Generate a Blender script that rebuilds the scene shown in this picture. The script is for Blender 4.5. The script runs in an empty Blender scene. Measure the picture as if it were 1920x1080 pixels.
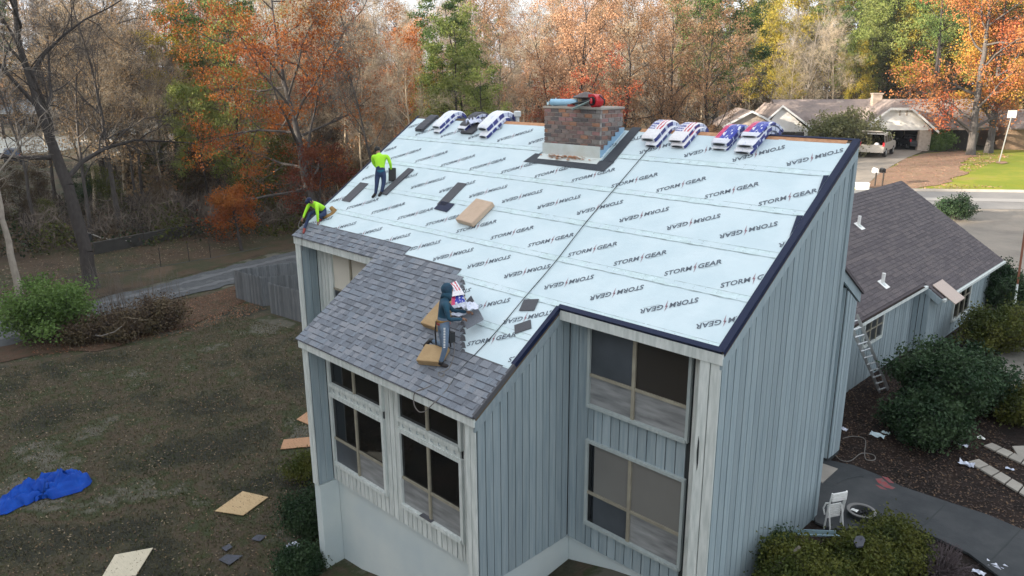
import bpy, bmesh, math, random
import numpy as np
from mathutils import Vector, Matrix
random.seed(7); rng = np.random.default_rng(7)
C = bpy.context.scene.collection
sc = bpy.context.scene

# ---------------------------------------------------------------- camera
CAM = np.array([19.180, -10.542, 4.320]); FPX = 1435.9
YAW, PITCH, ROLL = map(math.radians, (45.072, -15.657, -0.33))
fw = np.array([-math.sin(YAW)*math.cos(PITCH), math.cos(YAW)*math.cos(PITCH), math.sin(PITCH)])
rt = np.cross(fw, [0, 0, 1]); rt /= np.linalg.norm(rt); up = np.cross(rt, fw)
r_ = rt*math.cos(ROLL)+up*math.sin(ROLL); u_ = -rt*math.sin(ROLL)+up*math.cos(ROLL)
cd = bpy.data.cameras.new('camera'); cam = bpy.data.objects.new('camera', cd); C.objects.link(cam)
cd.sensor_width = 36; cd.lens = FPX/1920*36; cd.clip_start = .1; cd.clip_end = 2000
M = Matrix.Identity(4)
for i in range(3):
    M[i][0], M[i][1], M[i][2], M[i][3] = r_[i], u_[i], -fw[i], CAM[i]
cam.matrix_world = M; sc.camera = cam

# ---------------------------------------------------------------- light
SUN_D = np.array([.42, .85, 0]); SUN_D /= np.linalg.norm(SUN_D)
SUN_EL = math.radians(14.5)
sd = np.array([SUN_D[0]*math.cos(SUN_EL), SUN_D[1]*math.cos(SUN_EL), -math.sin(SUN_EL)])
w = bpy.data.worlds.new('World'); sc.world = w; w.use_nodes = True
nt = w.node_tree; bg = nt.nodes['Background']
sky = nt.nodes.new('ShaderNodeTexSky'); sky.sky_type = 'NISHITA'; sky.sun_disc = False
sky.sun_elevation = SUN_EL; sky.sun_rotation = math.atan2(-SUN_D[0], -SUN_D[1])
sky.dust_density = 3.0; sky.ozone_density = .6; sky.air_density = 1.0
# high thin cloud over the whole sky
tc = nt.nodes.new('ShaderNodeTexCoord'); mp = nt.nodes.new('ShaderNodeMapping'); mp.inputs['Scale'].default_value = (1, 1, 3)
nz = nt.nodes.new('ShaderNodeTexNoise'); nz.inputs['Scale'].default_value = 2.2; nz.inputs['Detail'].default_value = 7
cr = nt.nodes.new('ShaderNodeValToRGB'); cr.color_ramp.elements[0].position = .30; cr.color_ramp.elements[1].position = .55
cr.color_ramp.elements[0].color = (.45, .45, .45, 1)
mx = nt.nodes.new('ShaderNodeMix'); mx.data_type = 'RGBA'
mx.inputs['B'].default_value = (7.2, 7.6, 8.1, 1)
nt.links.new(tc.outputs['Generated'], mp.inputs[0]); nt.links.new(mp.outputs[0], nz.inputs['Vector'])
nt.links.new(nz.outputs['Fac'], cr.inputs[0]); nt.links.new(cr.outputs[0], mx.inputs['Factor'])
nt.links.new(sky.outputs[0], mx.inputs['A']); nt.links.new(mx.outputs['Result'], bg.inputs[0])
bg.inputs[1].default_value = .061
sl = bpy.data.lights.new('sun', 'SUN'); sl.energy = 5.0; sl.angle = math.radians(.6); sl.color = (1, .88, .72)
so = bpy.data.objects.new('sun', sl); C.objects.link(so)
so.rotation_euler = Vector(sd).to_track_quat('-Z', 'Y').to_euler(); so.location = (0, -30, 40)
sc.view_settings.view_transform = 'Standard'; sc.view_settings.look = 'None'
sc.view_settings.gamma = 1; sc.view_settings.use_curve_mapping = False
sc.view_settings.exposure = 1.74

# ---------------------------------------------------------------- helpers
def hit(px, py, n, k):
    """a point of the photograph's 1920x1080 grid carried onto the plane n.P = k"""
    v = fw+r_*(px-960)/FPX-u_*(py-540)/FPX; n = np.array(n, float)
    return CAM+v*((k-n@CAM)/(n@v))
def sst(a, b, t): t = np.clip((t-a)/(b-a), 0, 1); return t*t*(3-2*t)
def gz(x, y):
    """ground height: lower lawn on the left, front walk and street on the right"""
    t = x+.35*y
    return -7.6+2.5*sst(2.5, 14, t)+.25*sst(4, 12, y)*sst(2.5, 14, t)+.9*sst(25, 70, y)*sst(-14, 6, t)+.7*sst(-30,-55,x)*0
def gp(px, py, dz=0.):
    z = -6.
    for _ in range(14):
        p = hit(px, py, (0, 0, 1), z); z = .4*z+.6*(float(gz(p[0], p[1]))+dz)
    return np.array([p[0], p[1], float(gz(p[0], p[1]))+dz])
def tag(o, label=None, cat=None, group=None, kind=None):
    if label: o['label'] = label
    if cat: o['category'] = cat
    if group: o['group'] = group
    if kind: o['kind'] = kind
    return o
def empty(name, loc=(0, 0, 0), rz=0., label=None, cat=None, group=None):
    o = bpy.data.objects.new(name, None); C.objects.link(o); o.location = loc; o.rotation_euler = (0, 0, rz)
    o.empty_display_size = .3
    return tag(o, label, cat, group)
def meshobj(name, V, F, mats, parent=None, midx=None, smooth=False, uv=None):
    me = bpy.data.meshes.new(name); me.from_pydata([tuple(map(float, v)) for v in V], [], [tuple(int(i) for i in f) for f in F])
    if not isinstance(mats, (list, tuple)): mats = [mats]
    for m in mats: me.materials.append(m)
    if midx is not None: me.polygons.foreach_set('material_index', np.array(midx, dtype=np.int32))
    if smooth: me.polygons.foreach_set('use_smooth', np.ones(len(me.polygons), dtype=bool))
    me.update()
    o = bpy.data.objects.new(name, me); C.objects.link(o)
    if parent is not None: o.parent = parent
    return o
def inst(me, name, parent=None, loc=(0, 0, 0), rot=(0, 0, 0), scale=(1, 1, 1)):
    o = bpy.data.objects.new(name, me); C.objects.link(o); o.parent = parent
    o.location = loc; o.rotation_euler = rot; o.scale = scale
    return o
def copy_tree(o, parent=None):
    c = o.copy(); C.objects.link(c); c.parent = parent
    for ch in list(o.children): copy_tree(ch, c)
    return c
class MB:
    """collects vertices and faces of ONE mesh"""
    def __init__(s): s.V = []; s.F = []; s.M = []
    def add(s, V, F, m=0):
        n = len(s.V); s.V += [tuple(map(float, v)) for v in V]; s.F += [tuple(int(i)+n for i in f) for f in F]; s.M += [m]*len(F); return s
    def box(s, a, b, m=0):
        x0, y0, z0 = a; x1, y1, z1 = b
        V = [(x0,y0,z0),(x1,y0,z0),(x1,y1,z0),(x0,y1,z0),(x0,y0,z1),(x1,y0,z1),(x1,y1,z1),(x0,y1,z1)]
        return s.add(V, BOXF, m)
    def frame(s, o, ax, ay, az, m=0):
        """box from corner o with edge vectors"""
        o, ax, ay, az = map(lambda q: np.array(q, float), (o, ax, ay, az))
        V = [o, o+ax, o+ax+ay, o+ay, o+az, o+ax+az, o+ax+ay+az, o+ay+az]
        return s.add(V, BOXF, m)
    def prism(s, poly, off, m=0):
        """closed polygon (3d points) extruded by vector off"""
        n = len(poly); P = [np.array(p, float) for p in poly]; off = np.array(off, float)
        V = P+[p+off for p in P]
        F = [tuple(range(n-1, -1, -1)), tuple(range(n, 2*n))]+[(i, (i+1) % n, (i+1) % n+n, i+n) for i in range(n)]
        return s.add(V, F, m)
    def tube(s, P, R, n=8, m=0, cap=True):
        P = [np.array(p, float) for p in P]; 
        if not hasattr(R, '__len__'): R = [R]*len(P)
        V = []; F = []
        a = None
        for i, p in enumerate(P):
            d = P[min(i+1, len(P)-1)]-P[max(i-1, 0)]; d = d/(np.linalg.norm(d)+1e-9)
            if a is None:
                a = np.cross(d, [0, 0, 1]); 
                if np.linalg.norm(a) < .1: a = np.cross(d, [1, 0, 0])
            a = a-d*(a@d); a /= np.linalg.norm(a)+1e-9; b = np.cross(d, a)
            for k in range(n):
                t = 2*math.pi*k/n; V.append(p+R[i]*(a*math.cos(t)+b*math.sin(t)))
        for i in range(len(P)-1):
            for k in range(n):
                F.append((i*n+k, i*n+(k+1) % n, (i+1)*n+(k+1) % n, (i+1)*n+k))
        if cap: F += [tuple(range(n-1, -1, -1)), tuple(range((len(P)-1)*n, len(P)*n))]
        return s.add(V, F, m)
    def lathe(s, prof, o, n=20, m=0, cap=True):
        V = []; F = []
        for (r, z) in prof:
            for k in range(n): t = 2*math.pi*k/n; V.append((o[0]+r*math.cos(t), o[1]+r*math.sin(t), o[2]+z))
        for i in range(len(prof)-1):
            for k in range(n): F.append((i*n+k, i*n+(k+1) % n, (i+1)*n+(k+1) % n, (i+1)*n+k))
        if cap: F += [tuple(range(n-1, -1, -1)), tuple(range((len(prof)-1)*n, len(prof)*n))]
        return s.add(V, F, m)
    def sphere(s, c, r, n=10, m=0, sq=(1, 1, 1)):
        V = []; F = []
        for i in range(n+1):
            a = math.pi*i/n
            for k in range(2*n):
                t = math.pi*k/n; V.append((c[0]+sq[0]*r*math.sin(a)*math.cos(t), c[1]+sq[1]*r*math.sin(a)*math.sin(t), c[2]+sq[2]*r*math.cos(a)))
        for i in range(n):
            for k in range(2*n): F.append((i*2*n+k, (i+1)*2*n+k, (i+1)*2*n+(k+1) % (2*n), i*2*n+(k+1) % (2*n)))
        return s.add(V, F, m)
    def build(s, name, mats, parent=None, smooth=False, bevel=0.):
        o = meshobj(name, s.V, s.F, mats, parent, s.M, smooth)
        if bevel:
            b = o.modifiers.new('bevel', 'BEVEL'); b.width = bevel; b.segments = 2; b.limit_method = 'ANGLE'
        return o
BOXF = [(0,3,2,1),(4,5,6,7),(0,1,5,4),(1,2,6,5),(2,3,7,6),(3,0,4,7)]

# ---------------------------------------------------------------- materials
def mat(name, col, rough=.8, noise=0., nscale=4., col2=None, bump=0., bscale=30., metal=0., rnd=0., streak=None, detail=6, spec=None, alpha=None, stretch=None, world=False):
    """principled material: two colours mixed by noise, per-object variation, relief"""
    m = bpy.data.materials.new(name); m.use_nodes = True; n = m.node_tree.nodes; l = m.node_tree.links
    p = n['Principled BSDF']; p.inputs['Roughness'].default_value = rough; p.inputs['Metallic'].default_value = metal
    if spec is not None: p.inputs['Specular IOR Level'].default_value = spec
    c = (*col, 1); out = None
    tc = n.new('ShaderNodeTexCoord'); vec = tc.outputs['Object']
    if world:
        g = n.new('ShaderNodeNewGeometry'); vec = g.outputs['Position']
    if stretch:
        mp = n.new('ShaderNodeMapping'); mp.inputs['Scale'].default_value = stretch; l.new(vec, mp.inputs[0]); vec = mp.outputs[0]
    rgb = n.new('ShaderNodeRGB'); rgb.outputs[0].default_value = c; out = rgb.outputs[0]
    if col2 is not None:
        t = n.new('ShaderNodeTexNoise'); t.inputs['Scale'].default_value = nscale; t.inputs['Detail'].default_value = detail; l.new(vec, t.inputs['Vector'])
        r = n.new('ShaderNodeValToRGB'); r.color_ramp.elements[0].position = .5-noise; r.color_ramp.elements[1].position = .5+noise+.001
        l.new(t.outputs['Fac'], r.inputs[0])
        x = n.new('ShaderNodeMix'); x.data_type = 'RGBA'; x.inputs['B'].default_value = (*col2, 1)
        l.new(r.outputs[0], x.inputs['Factor']); l.new(out, x.inputs['A']); out = x.outputs['Result']
    if rnd:
        oi = n.new('ShaderNodeObjectInfo'); mr = n.new('ShaderNodeMapRange'); mr.inputs['To Min'].default_value = 1-rnd; mr.inputs['To Max'].default_value = 1+rnd
        l.new(oi.outputs['Random'], mr.inputs['Value'])
        h = n.new('ShaderNodeHueSaturation'); l.new(mr.outputs[0], h.inputs['Value']); l.new(out, h.inputs['Color']); out = h.outputs[0]
    l.new(out, p.inputs['Base Color'])
    if bump:
        t2 = n.new('ShaderNodeTexNoise'); t2.inputs['Scale'].default_value = bscale; t2.inputs['Detail'].default_value = 4; l.new(vec, t2.inputs['Vector'])
        b = n.new('ShaderNodeBump'); b.inputs['Strength'].default_value = bump; b.inputs['Distance'].default_value = .02
        l.new(t2.outputs['Fac'], b.inputs['Height']); l.new(b.outputs[0], p.inputs['Normal'])
    return m
def multi(name, cols, scale=3., rough=.85, rnd=.1, transl=0., bump=0., bscale=20., detail=3, world=False, speck=None, speck_scale=30., lo=.32, hi=.68):
    """colours placed by large noise, fine second noise; optional light specks"""
    m = bpy.data.materials.new(name); m.use_nodes = True; n = m.node_tree.nodes; l = m.node_tree.links
    p = n['Principled BSDF']; p.inputs['Roughness'].default_value = rough; p.inputs['Specular IOR Level'].default_value = .25
    if world: g = n.new('ShaderNodeNewGeometry'); vec = g.outputs['Position']
    else: g = n.new('ShaderNodeTexCoord'); vec = g.outputs['Object']
    t = n.new('ShaderNodeTexNoise'); t.inputs['Scale'].default_value = scale; t.inputs['Detail'].default_value = detail; t.inputs['Roughness'].default_value = .65
    l.new(vec, t.inputs['Vector'])
    r = n.new('ShaderNodeValToRGB'); e = r.color_ramp.elements
    k = len(cols); pos = [lo+(hi-lo)*i/(k-1) for i in range(k)]
    e[0].position = pos[0]; e[0].color = (*cols[0], 1); e[1].position = pos[-1]; e[1].color = (*cols[-1], 1)
    for i in range(1, k-1): q = e.new(pos[i]); q.color = (*cols[i], 1)
    l.new(t.outputs['Fac'], r.inputs[0]); out = r.outputs[0]
    if speck:
        v = n.new('ShaderNodeTexVoronoi'); v.inputs['Scale'].default_value = speck_scale; l.new(vec, v.inputs['Vector'])
        cr = n.new('ShaderNodeValToRGB'); cr.color_ramp.elements[0].position = .10; cr.color_ramp.elements[0].color = (1,1,1,1); cr.color_ramp.elements[1].position = .22; cr.color_ramp.elements[1].color = (0,0,0,1)
        l.new(v.outputs['Distance'], cr.inputs[0])
        gt = n.new('ShaderNodeSeparateColor'); l.new(v.outputs['Color'], gt.inputs[0])
        gg = n.new('ShaderNodeMath'); gg.operation = 'GREATER_THAN'; gg.inputs[1].default_value = .62; l.new(gt.outputs[0], gg.inputs[0])
        mm = n.new('ShaderNodeMath'); mm.operation = 'MULTIPLY'; l.new(cr.outputs[0], mm.inputs[0]); l.new(gg.outputs[0], mm.inputs[1])
        x = n.new('ShaderNodeMix'); x.data_type = 'RGBA'; x.inputs['B'].default_value = (*speck, 1); l.new(mm.outputs[0], x.inputs['Factor']); l.new(out, x.inputs['A']); out = x.outputs['Result']
    if rnd:
        oi = n.new('ShaderNodeObjectInfo'); mr = n.new('ShaderNodeMapRange'); mr.inputs['To Min'].default_value = 1-rnd; mr.inputs['To Max'].default_value = 1+rnd
        l.new(oi.outputs['Random'], mr.inputs['Value'])
        h = n.new('ShaderNodeHueSaturation'); l.new(mr.outputs[0], h.inputs['Value']); l.new(out, h.inputs['Color']); out = h.outputs[0]
    l.new(out, p.inputs['Base Color'])
    if bump:
        t2 = n.new('ShaderNodeTexNoise'); t2.inputs['Scale'].default_value = bscale; t2.inputs['Detail'].default_value = 5; l.new(vec, t2.inputs['Vector'])
        b = n.new('ShaderNodeBump'); b.inputs['Strength'].default_value = bump; b.inputs['Distance'].default_value = .05
        l.new(t2.outputs['Fac'], b.inputs['Height']); l.new(b.outputs[0], p.inputs['Normal'])
    if transl:
        ts = n.new('ShaderNodeBsdfTranslucent'); l.new(out, ts.inputs[0]); ms = n.new('ShaderNodeMixShader'); ms.inputs[0].default_value = transl
        l.new(p.outputs[0], ms.inputs[1]); l.new(ts.outputs[0], ms.inputs[2]); l.new(ms.outputs[0], n['Material Output'].inputs[0])
    return m

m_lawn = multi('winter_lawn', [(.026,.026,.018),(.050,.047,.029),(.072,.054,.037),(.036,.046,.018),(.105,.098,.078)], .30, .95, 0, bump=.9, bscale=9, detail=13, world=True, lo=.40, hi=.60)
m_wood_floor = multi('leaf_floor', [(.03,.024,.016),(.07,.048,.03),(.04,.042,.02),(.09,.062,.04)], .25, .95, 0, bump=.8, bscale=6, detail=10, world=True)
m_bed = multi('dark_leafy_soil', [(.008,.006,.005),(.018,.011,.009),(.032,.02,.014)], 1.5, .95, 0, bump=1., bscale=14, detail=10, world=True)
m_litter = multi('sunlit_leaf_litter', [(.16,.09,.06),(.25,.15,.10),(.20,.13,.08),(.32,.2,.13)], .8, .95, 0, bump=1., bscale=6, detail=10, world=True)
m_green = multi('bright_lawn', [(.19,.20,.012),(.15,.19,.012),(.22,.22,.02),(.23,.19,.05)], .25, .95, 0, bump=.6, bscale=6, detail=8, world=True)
m_road = multi('gravel_lane', [(.055,.06,.066),(.09,.095,.10),(.07,.075,.08),(.13,.135,.135)], .9, .95, 0, bump=.5, bscale=20, detail=10, world=True)
m_asphalt = multi('street_asphalt', [(.16,.155,.155),(.2,.195,.19),(.23,.22,.21)], .5, .9, 0, detail=8, world=True)
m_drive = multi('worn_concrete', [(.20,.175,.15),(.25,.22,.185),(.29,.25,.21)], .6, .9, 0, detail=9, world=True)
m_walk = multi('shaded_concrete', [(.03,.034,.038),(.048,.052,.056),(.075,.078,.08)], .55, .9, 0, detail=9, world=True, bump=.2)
m_curb = mat('curb_concrete', (.36,.33,.29), .9, .2, 2, (.28,.25,.22))
m_slab = mat('paving_slab', (.36,.33,.29), .9, .25, 3, (.26,.24,.21), rnd=.1, bump=.2)
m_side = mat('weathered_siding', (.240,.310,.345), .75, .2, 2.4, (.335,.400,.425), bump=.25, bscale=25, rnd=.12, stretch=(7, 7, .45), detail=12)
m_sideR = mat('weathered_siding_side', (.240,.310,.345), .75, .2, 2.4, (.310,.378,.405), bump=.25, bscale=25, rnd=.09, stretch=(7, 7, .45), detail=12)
m_trim = mat('pale_trim', (.68,.72,.70), .7, .16, 3, (.50,.55,.53), bump=.2, stretch=(5, 5, .7), rnd=.06, detail=12)
m_case = mat('window_casing', (.42,.47,.46), .7, .2, 3, (.32,.37,.37), bump=.2, stretch=(5, 5, .7), detail=10)
m_back = mat('groove_shadow_board', (.03,.036,.038), .9)
m_stucco = mat('foundation_stucco', (.50,.58,.60), .9, .2, .9, (.60,.66,.65), bump=.3, bscale=60, detail=10)
m_frame = mat('window_frame_tan', (.33,.31,.24), .6, .2, 5, (.25,.23,.18), rnd=.08)
m_glass = mat('dark_glass', (.004,.004,.005), .04, spec=.5)
m_screen = mat('insect_screen', (.075,.085,.10), .3, .2, .8, (.025,.03,.032), spec=.5)
m_dusty = mat('dusty_glass', (.14,.145,.15), .25, .25, 1.6, (.34,.35,.35), stretch=(1, 1, 6), detail=12, bump=.2)
m_blind = mat('window_blind', (.20,.20,.185), .5, .3, 1., (.165,.16,.15), spec=.3)
m_white_blind = mat('white_blind', (.72,.69,.60), .6, .3, 1., (.62,.60,.53))
m_interior = mat('interior_dark', (.01,.01,.01), .9)
m_under = mat('synthetic_underlayment', (.61,.72,.76), .7, .12, 1.3, (.55,.67,.715), bump=.6, bscale=3.2, detail=9)
m_seam = mat('seam_band', (.53,.66,.67), .6, .15, 7, (.62,.76,.79), bump=.6, bscale=25, detail=9)
m_seamline = mat('seam_line', (.25,.31,.31), .7, .1, 6, (.50,.62,.63), detail=8)
m_ink = mat('print_navy', (.10,.125,.155), .6); m_inkred = mat('print_red', (.30,.17,.20), .6); m_inkgrey = mat('print_grey', (.3,.36,.38), .6)
m_navy = mat('drip_edge_navy', (.004,.012,.045), .55, .2, 3, (.010,.016,.05), spec=.3)
m_osb = mat('osb_edge', (.42,.20,.10), .8, .2, 12, (.55,.30,.16), bump=.3)
m_deck = mat('roof_deck_edge', (.12,.09,.06), .9)
m_shing = []
for i, c in enumerate([(.212,.236,.275),(.240,.260,.295),(.186,.206,.240),(.265,.280,.310),(.218,.248,.290),(.170,.186,.215)]):
    m_shing.append(mat('asphalt_shingle_%s' % 'abcdef'[i], c, .95, .2, 45, tuple(v*.78 for v in c), bump=.5, bscale=160))
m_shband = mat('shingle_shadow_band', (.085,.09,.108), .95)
m_shdark = mat('shingle_strip', (.095,.098,.115), .92, .25, 30, (.085,.085,.092), bump=.4, bscale=100)
m_brown = [mat('brown_shingle_%s' % 'abcd'[i], c, .95, .25, 30, tuple(v*.75 for v in c), bump=.5, bscale=120) for i, c in enumerate([(.104,.088,.096),(.120,.102,.107),(.092,.078,.085),(.132,.111,.114)])]
m_brick = [mat('brick_%s' % 'abcdefg'[i], c, .9, .3, 14, c2, bump=.5, bscale=60) for i, (c, c2) in enumerate([((.22,.155,.14),(.14,.10,.095)),((.28,.155,.125),(.2,.12,.10)),((.14,.12,.12),(.10,.09,.09)),((.27,.20,.175),(.17,.145,.14)),((.32,.185,.175),(.24,.13,.125)),((.36,.19,.12),(.28,.15,.10)),((.19,.175,.165),(.27,.245,.23))])]
m_mortar = mat('mortar', (.42,.39,.36), .95, .2, 10, (.22,.2,.19))
m_metalsh = mat('galvanised_flashing', (.66,.72,.72), .45, .2, 4, (.56,.60,.56))
m_blueflash = mat('step_flashing', (.30,.48,.64), .35, .2, 5, (.36,.53,.68), metal=.3)
m_white = mat('white_paint', (.78,.78,.76), .5); m_wrap = mat('white_plastic_wrap', (.74,.76,.82), .3, .25, 7, (.55,.6,.75), bump=.5, bscale=14)
m_wrapblue = mat('navy_plastic_wrap', (.03,.04,.16), .3, .1, 9, (.25,.3,.55), bump=.5, bscale=14)
m_alu = mat('ladder_aluminium', (.55,.57,.58), .35, metal=.7); m_black = mat('black_plastic', (.012,.012,.014), .5)
m_tan = mat('foam_pad_tan', (.42,.29,.15), .85, .2, 6, (.36,.24,.12), bump=.3); m_tan2 = mat('foam_pad_pale', (.56,.42,.31), .85, .2, 6, (.50,.37,.27), bump=.2)
m_tanedge = mat('foam_pad_edge', (.26,.16,.06), .9)
m_ply = mat('plywood', (.50,.36,.20), .8, .2, 5, (.42,.29,.15), stretch=(1, 6, 1)); m_ply2 = mat('pale_plywood', (.56,.50,.38), .8, .2, 5, (.48,.43,.32), stretch=(1, 6, 1)); m_ply3 = mat('orange_plywood', (.44,.24,.13), .8, .2, 5, (.36,.2,.11), stretch=(1, 6, 1))
m_tarp = mat('blue_tarp', (.001,.035,.27), .6, .25, 3, (.002,.075,.42), spec=.2, bump=.4, bscale=6)
m_rope = mat('grey_rope', (.16,.15,.14), .9); m_rope_d = mat('dark_rope', (.05,.06,.065), .9)
m_fence = mat('grey_fence_board', (.105,.115,.125), .9, .2, 3, (.17,.18,.185), bump=.5, rnd=.22, stretch=(8, 8, .6), detail=9)
m_bark = mat('grey_bark', (.11,.10,.092), .95, .2, 2.5, (.06,.052,.047), bump=.8, bscale=12, stretch=(3, 3, .7)); m_barkpale = mat('pale_bark', (.30,.265,.22), .9, .2, 2.5, (.2,.17,.14), bump=.5, stretch=(3, 3, .7))
m_barkdark = mat('dark_bark', (.05,.042,.038), .95, .2, 2.5, (.03,.025,.022), bump=.6, stretch=(3, 3, .7))
m_twig = mat('twigs', (.13,.11,.095), .95, rnd=.1); m_twigpale = mat('pale_twigs', (.34,.28,.20), .95, rnd=.1)
m_skin = mat('skin', (.30,.16,.10), .6); m_hair = mat('black_hair', (.01,.009,.008), .7)
m_jeans = mat('blue_jeans', (.022,.038,.09), .9, .2, 12, (.03,.05,.12), bump=.3); m_jeanspale = mat('pale_jeans', (.085,.13,.19), .9, .2, 12, (.06,.09,.14), bump=.3)
m_hivis = mat('neon_green_shirt', (.42,.85,.03), .8, .2, 8, (.36,.76,.03), bump=.3); m_hood = mat('teal_hoodie', (.012,.075,.12), .9, .25, 7, (.02,.045,.08), bump=.3)
m_boot = mat('dark_boot', (.025,.02,.02), .8); m_redshoe = mat('red_shoe', (.28,.05,.04), .7); m_pouch = mat('tan_leather', (.28,.16,.05), .7)
m_red = mat('red_plastic', (.55,.02,.03), .35); m_grnmetal = mat('grey_green_scoop', (.22,.30,.28), .45, .2, 8, (.3,.38,.36)); m_bluefoil = mat('blue_roll', (.32,.55,.72), .45, .2, 6, (.25,.45,.62))
def leafmat(name, cols, scale=.5, transl=.35): return multi(name, cols, scale, .7, .12, transl, detail=4)
L_orange = leafmat('orange_leaves', [(.20,.055,.02),(.34,.10,.025),(.42,.17,.04),(.30,.075,.022)])
L_red = leafmat('red_leaves', [(.20,.03,.025),(.33,.055,.03),(.40,.13,.05),(.26,.035,.03)])
L_russet = leafmat('russet_leaves', [(.20,.115,.06),(.32,.19,.10),(.38,.22,.12),(.24,.13,.065)])
L_peach = leafmat('peach_leaves', [(.38,.21,.12),(.52,.32,.20),(.44,.24,.13),(.56,.36,.22)])
L_yellow = leafmat('yellow_leaves', [(.30,.22,.03),(.42,.32,.04),(.25,.24,.04),(.48,.30,.03)])
L_pine = leafmat('pine_needles', [(.03,.07,.02),(.07,.12,.03),(.11,.16,.035),(.05,.10,.03)], transl=.2)
L_ylwgreen = leafmat('yellow_green_needles', [(.12,.17,.04),(.2,.25,.06),(.26,.28,.09),(.14,.2,.05)])
L_tan = leafmat('tan_leaves', [(.20,.14,.08),(.30,.21,.12),(.25,.17,.09),(.36,.26,.16)])
L_dkgreen = leafmat('dark_green_leaves', [(.010,.028,.012),(.022,.05,.02),(.05,.085,.036),(.016,.036,.018)], .9, .1)
L_olive = leafmat('olive_leaves', [(.028,.045,.012),(.06,.078,.016),(.11,.115,.022),(.035,.05,.014)], .9, .2)
L_lime = leafmat('lime_leaves', [(.07,.13,.03),(.12,.2,.05),(.16,.24,.07)], .9, .25)
L_brownbush = leafmat('brown_bush', [(.05,.035,.024),(.09,.062,.042),(.12,.09,.05),(.07,.06,.03)], .8, .1)

# ---------------------------------------------------------------- ground, roads
def grid_lines(a, b, fine0, fine1, step, coarse):
    L = list(np.arange(fine0, fine1+.01, step)); x = fine0
    s = step
    while x > a: s = min(s*1.25, coarse); x -= s; L.insert(0, x)
    x = L[-1]; s = step
    while x < b: s = min(s*1.25, coarse); x += s; L.append(x)
    return np.array(L)
def ground():
    gx = grid_lines(-420, 260, -70, 32, 1.5, 14); gy = grid_lines(-90, 480, -16, 110, 1.5, 14)
    X, Y = np.meshgrid(gx, gy); Z = gz(X, Y)
    nx, ny = len(gx), len(gy)
    V = np.stack([X.ravel(), Y.ravel(), Z.ravel()], 1)
    F = []; MI = []
    for j in range(ny-1):
        for i in range(nx-1):
            F.append((j*nx+i, j*nx+i+1, (j+1)*nx+i+1, (j+1)*nx+i))
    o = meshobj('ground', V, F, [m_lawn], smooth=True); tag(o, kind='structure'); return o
ground()
def sheet(name, pts, m, dz=.03, px=True, step=.9, thick=0., kind='structure', rag=0.):
    """closed outline (pixels of the photo or world xy) laid on the ground, following its height"""
    P = [gp(*p)[:2] for p in pts] if px else [np.array(p, float) for p in pts]
    if rag:
        Q = []; rr = random.Random(len(name)+len(P))
        for a, b in zip(P, P[1:]+P[:1]):
            ln = np.linalg.norm(b-a); k = max(1, min(60, int(ln/(rag*2.2)))); nn = np.array([-(b-a)[1], (b-a)[0]])/(ln+1e-9)
            for i in range(k): Q.append(a+(b-a)*i/k+nn*rr.uniform(-rag, rag)*(i > 0))
        P = Q
    bm = bmesh.new(); vs = [bm.verts.new((p[0], p[1], 0)) for p in P]; bm.faces.new(vs)
    A = np.array(P); x0, y0 = A.min(0); x1, y1 = A.max(0)
    sx = max(step, (x1-x0)/60); sy = max(step, (y1-y0)/60)
    for x in np.arange(x0+sx, x1, sx): bmesh.ops.bisect_plane(bm, geom=bm.verts[:]+bm.edges[:]+bm.faces[:], plane_co=(x, 0, 0), plane_no=(1, 0, 0))
    for y in np.arange(y0+sy, y1, sy): bmesh.ops.bisect_plane(bm, geom=bm.verts[:]+bm.edges[:]+bm.faces[:], plane_co=(0, y, 0), plane_no=(0, 1, 0))
    for v in bm.verts: v.co.z = float(gz(v.co.x, v.co.y))+dz
    bmesh.ops.triangulate(bm, faces=bm.faces[:])
    bmesh.ops.recalc_face_normals(bm, faces=bm.faces[:])
    if sum(f.normal.z for f in bm.faces) < 0: bmesh.ops.reverse_faces(bm, faces=bm.faces[:])
    if thick:
        r = bmesh.ops.extrude_face_region(bm, geom=bm.faces[:]); 
        for v in [g for g in r['geom'] if isinstance(g, bmesh.types.BMVert)]: v.co.z += thick
    me = bpy.data.meshes.new(name); bm.to_mesh(me); bm.free(); me.materials.append(m)
    o = bpy.data.objects.new(name, me); C.objects.link(o)
    if kind: o['kind'] = kind
    return o
# woodland floor on the far side of the lane, and behind everything
sheet('woodland_floor', [(-200, 640), (0, 596), (120, 574), (300, 530), (420, 498), (560, 462), (700, 440), (1200, 300), (1330, 262), (1330, 236), (960, 200), (500, 185), (0, 196), (-400, 240), (-700, 420)], m_wood_floor, .02, step=4)
sheet('lane', [(-260, 650), (0, 598), (130, 575), (300, 534), (430, 500), (560, 470), (700, 440), (700, 478), (560, 507), (440, 533), (345, 556), (200, 596), (0, 652), (-260, 720)], m_road, .045, rag=.22)
m_track = mat('gravel_track', (.13,.135,.14), .95, .3, 2, (.095,.10,.105), bump=.4)
for k, (a, b) in enumerate([(.22, .34), (.66, .78)]):
    top = [(-260, 650), (0, 598), (130, 575), (300, 534), (430, 500), (560, 470), (700, 440)]
    bot = [(-260, 720), (0, 652), (130, 614), (300, 568), (430, 536), (560, 507), (700, 478)]
    f = lambda t: [(x, y+(y2-y)*t) for (x, y), (_, y2) in zip(top, bot)]
    sheet('gravel_track', f(a)+f(b)[::-1], m_track, .06, rag=.14)
sheet('leaf_litter_verge', [(-100, 665), (60, 634), (200, 604), (345, 562), (440, 536), (470, 560), (440, 575), (330, 620), (180, 660), (60, 668), (-100, 700)], multi('red_brown_litter', [(.04,.035,.02),(.085,.048,.03),(.05,.045,.026)], 1.2, .95, 0, bump=.8, detail=9, world=True, speck=(.2,.11,.07), speck_scale=14), .035, rag=.4)
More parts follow.
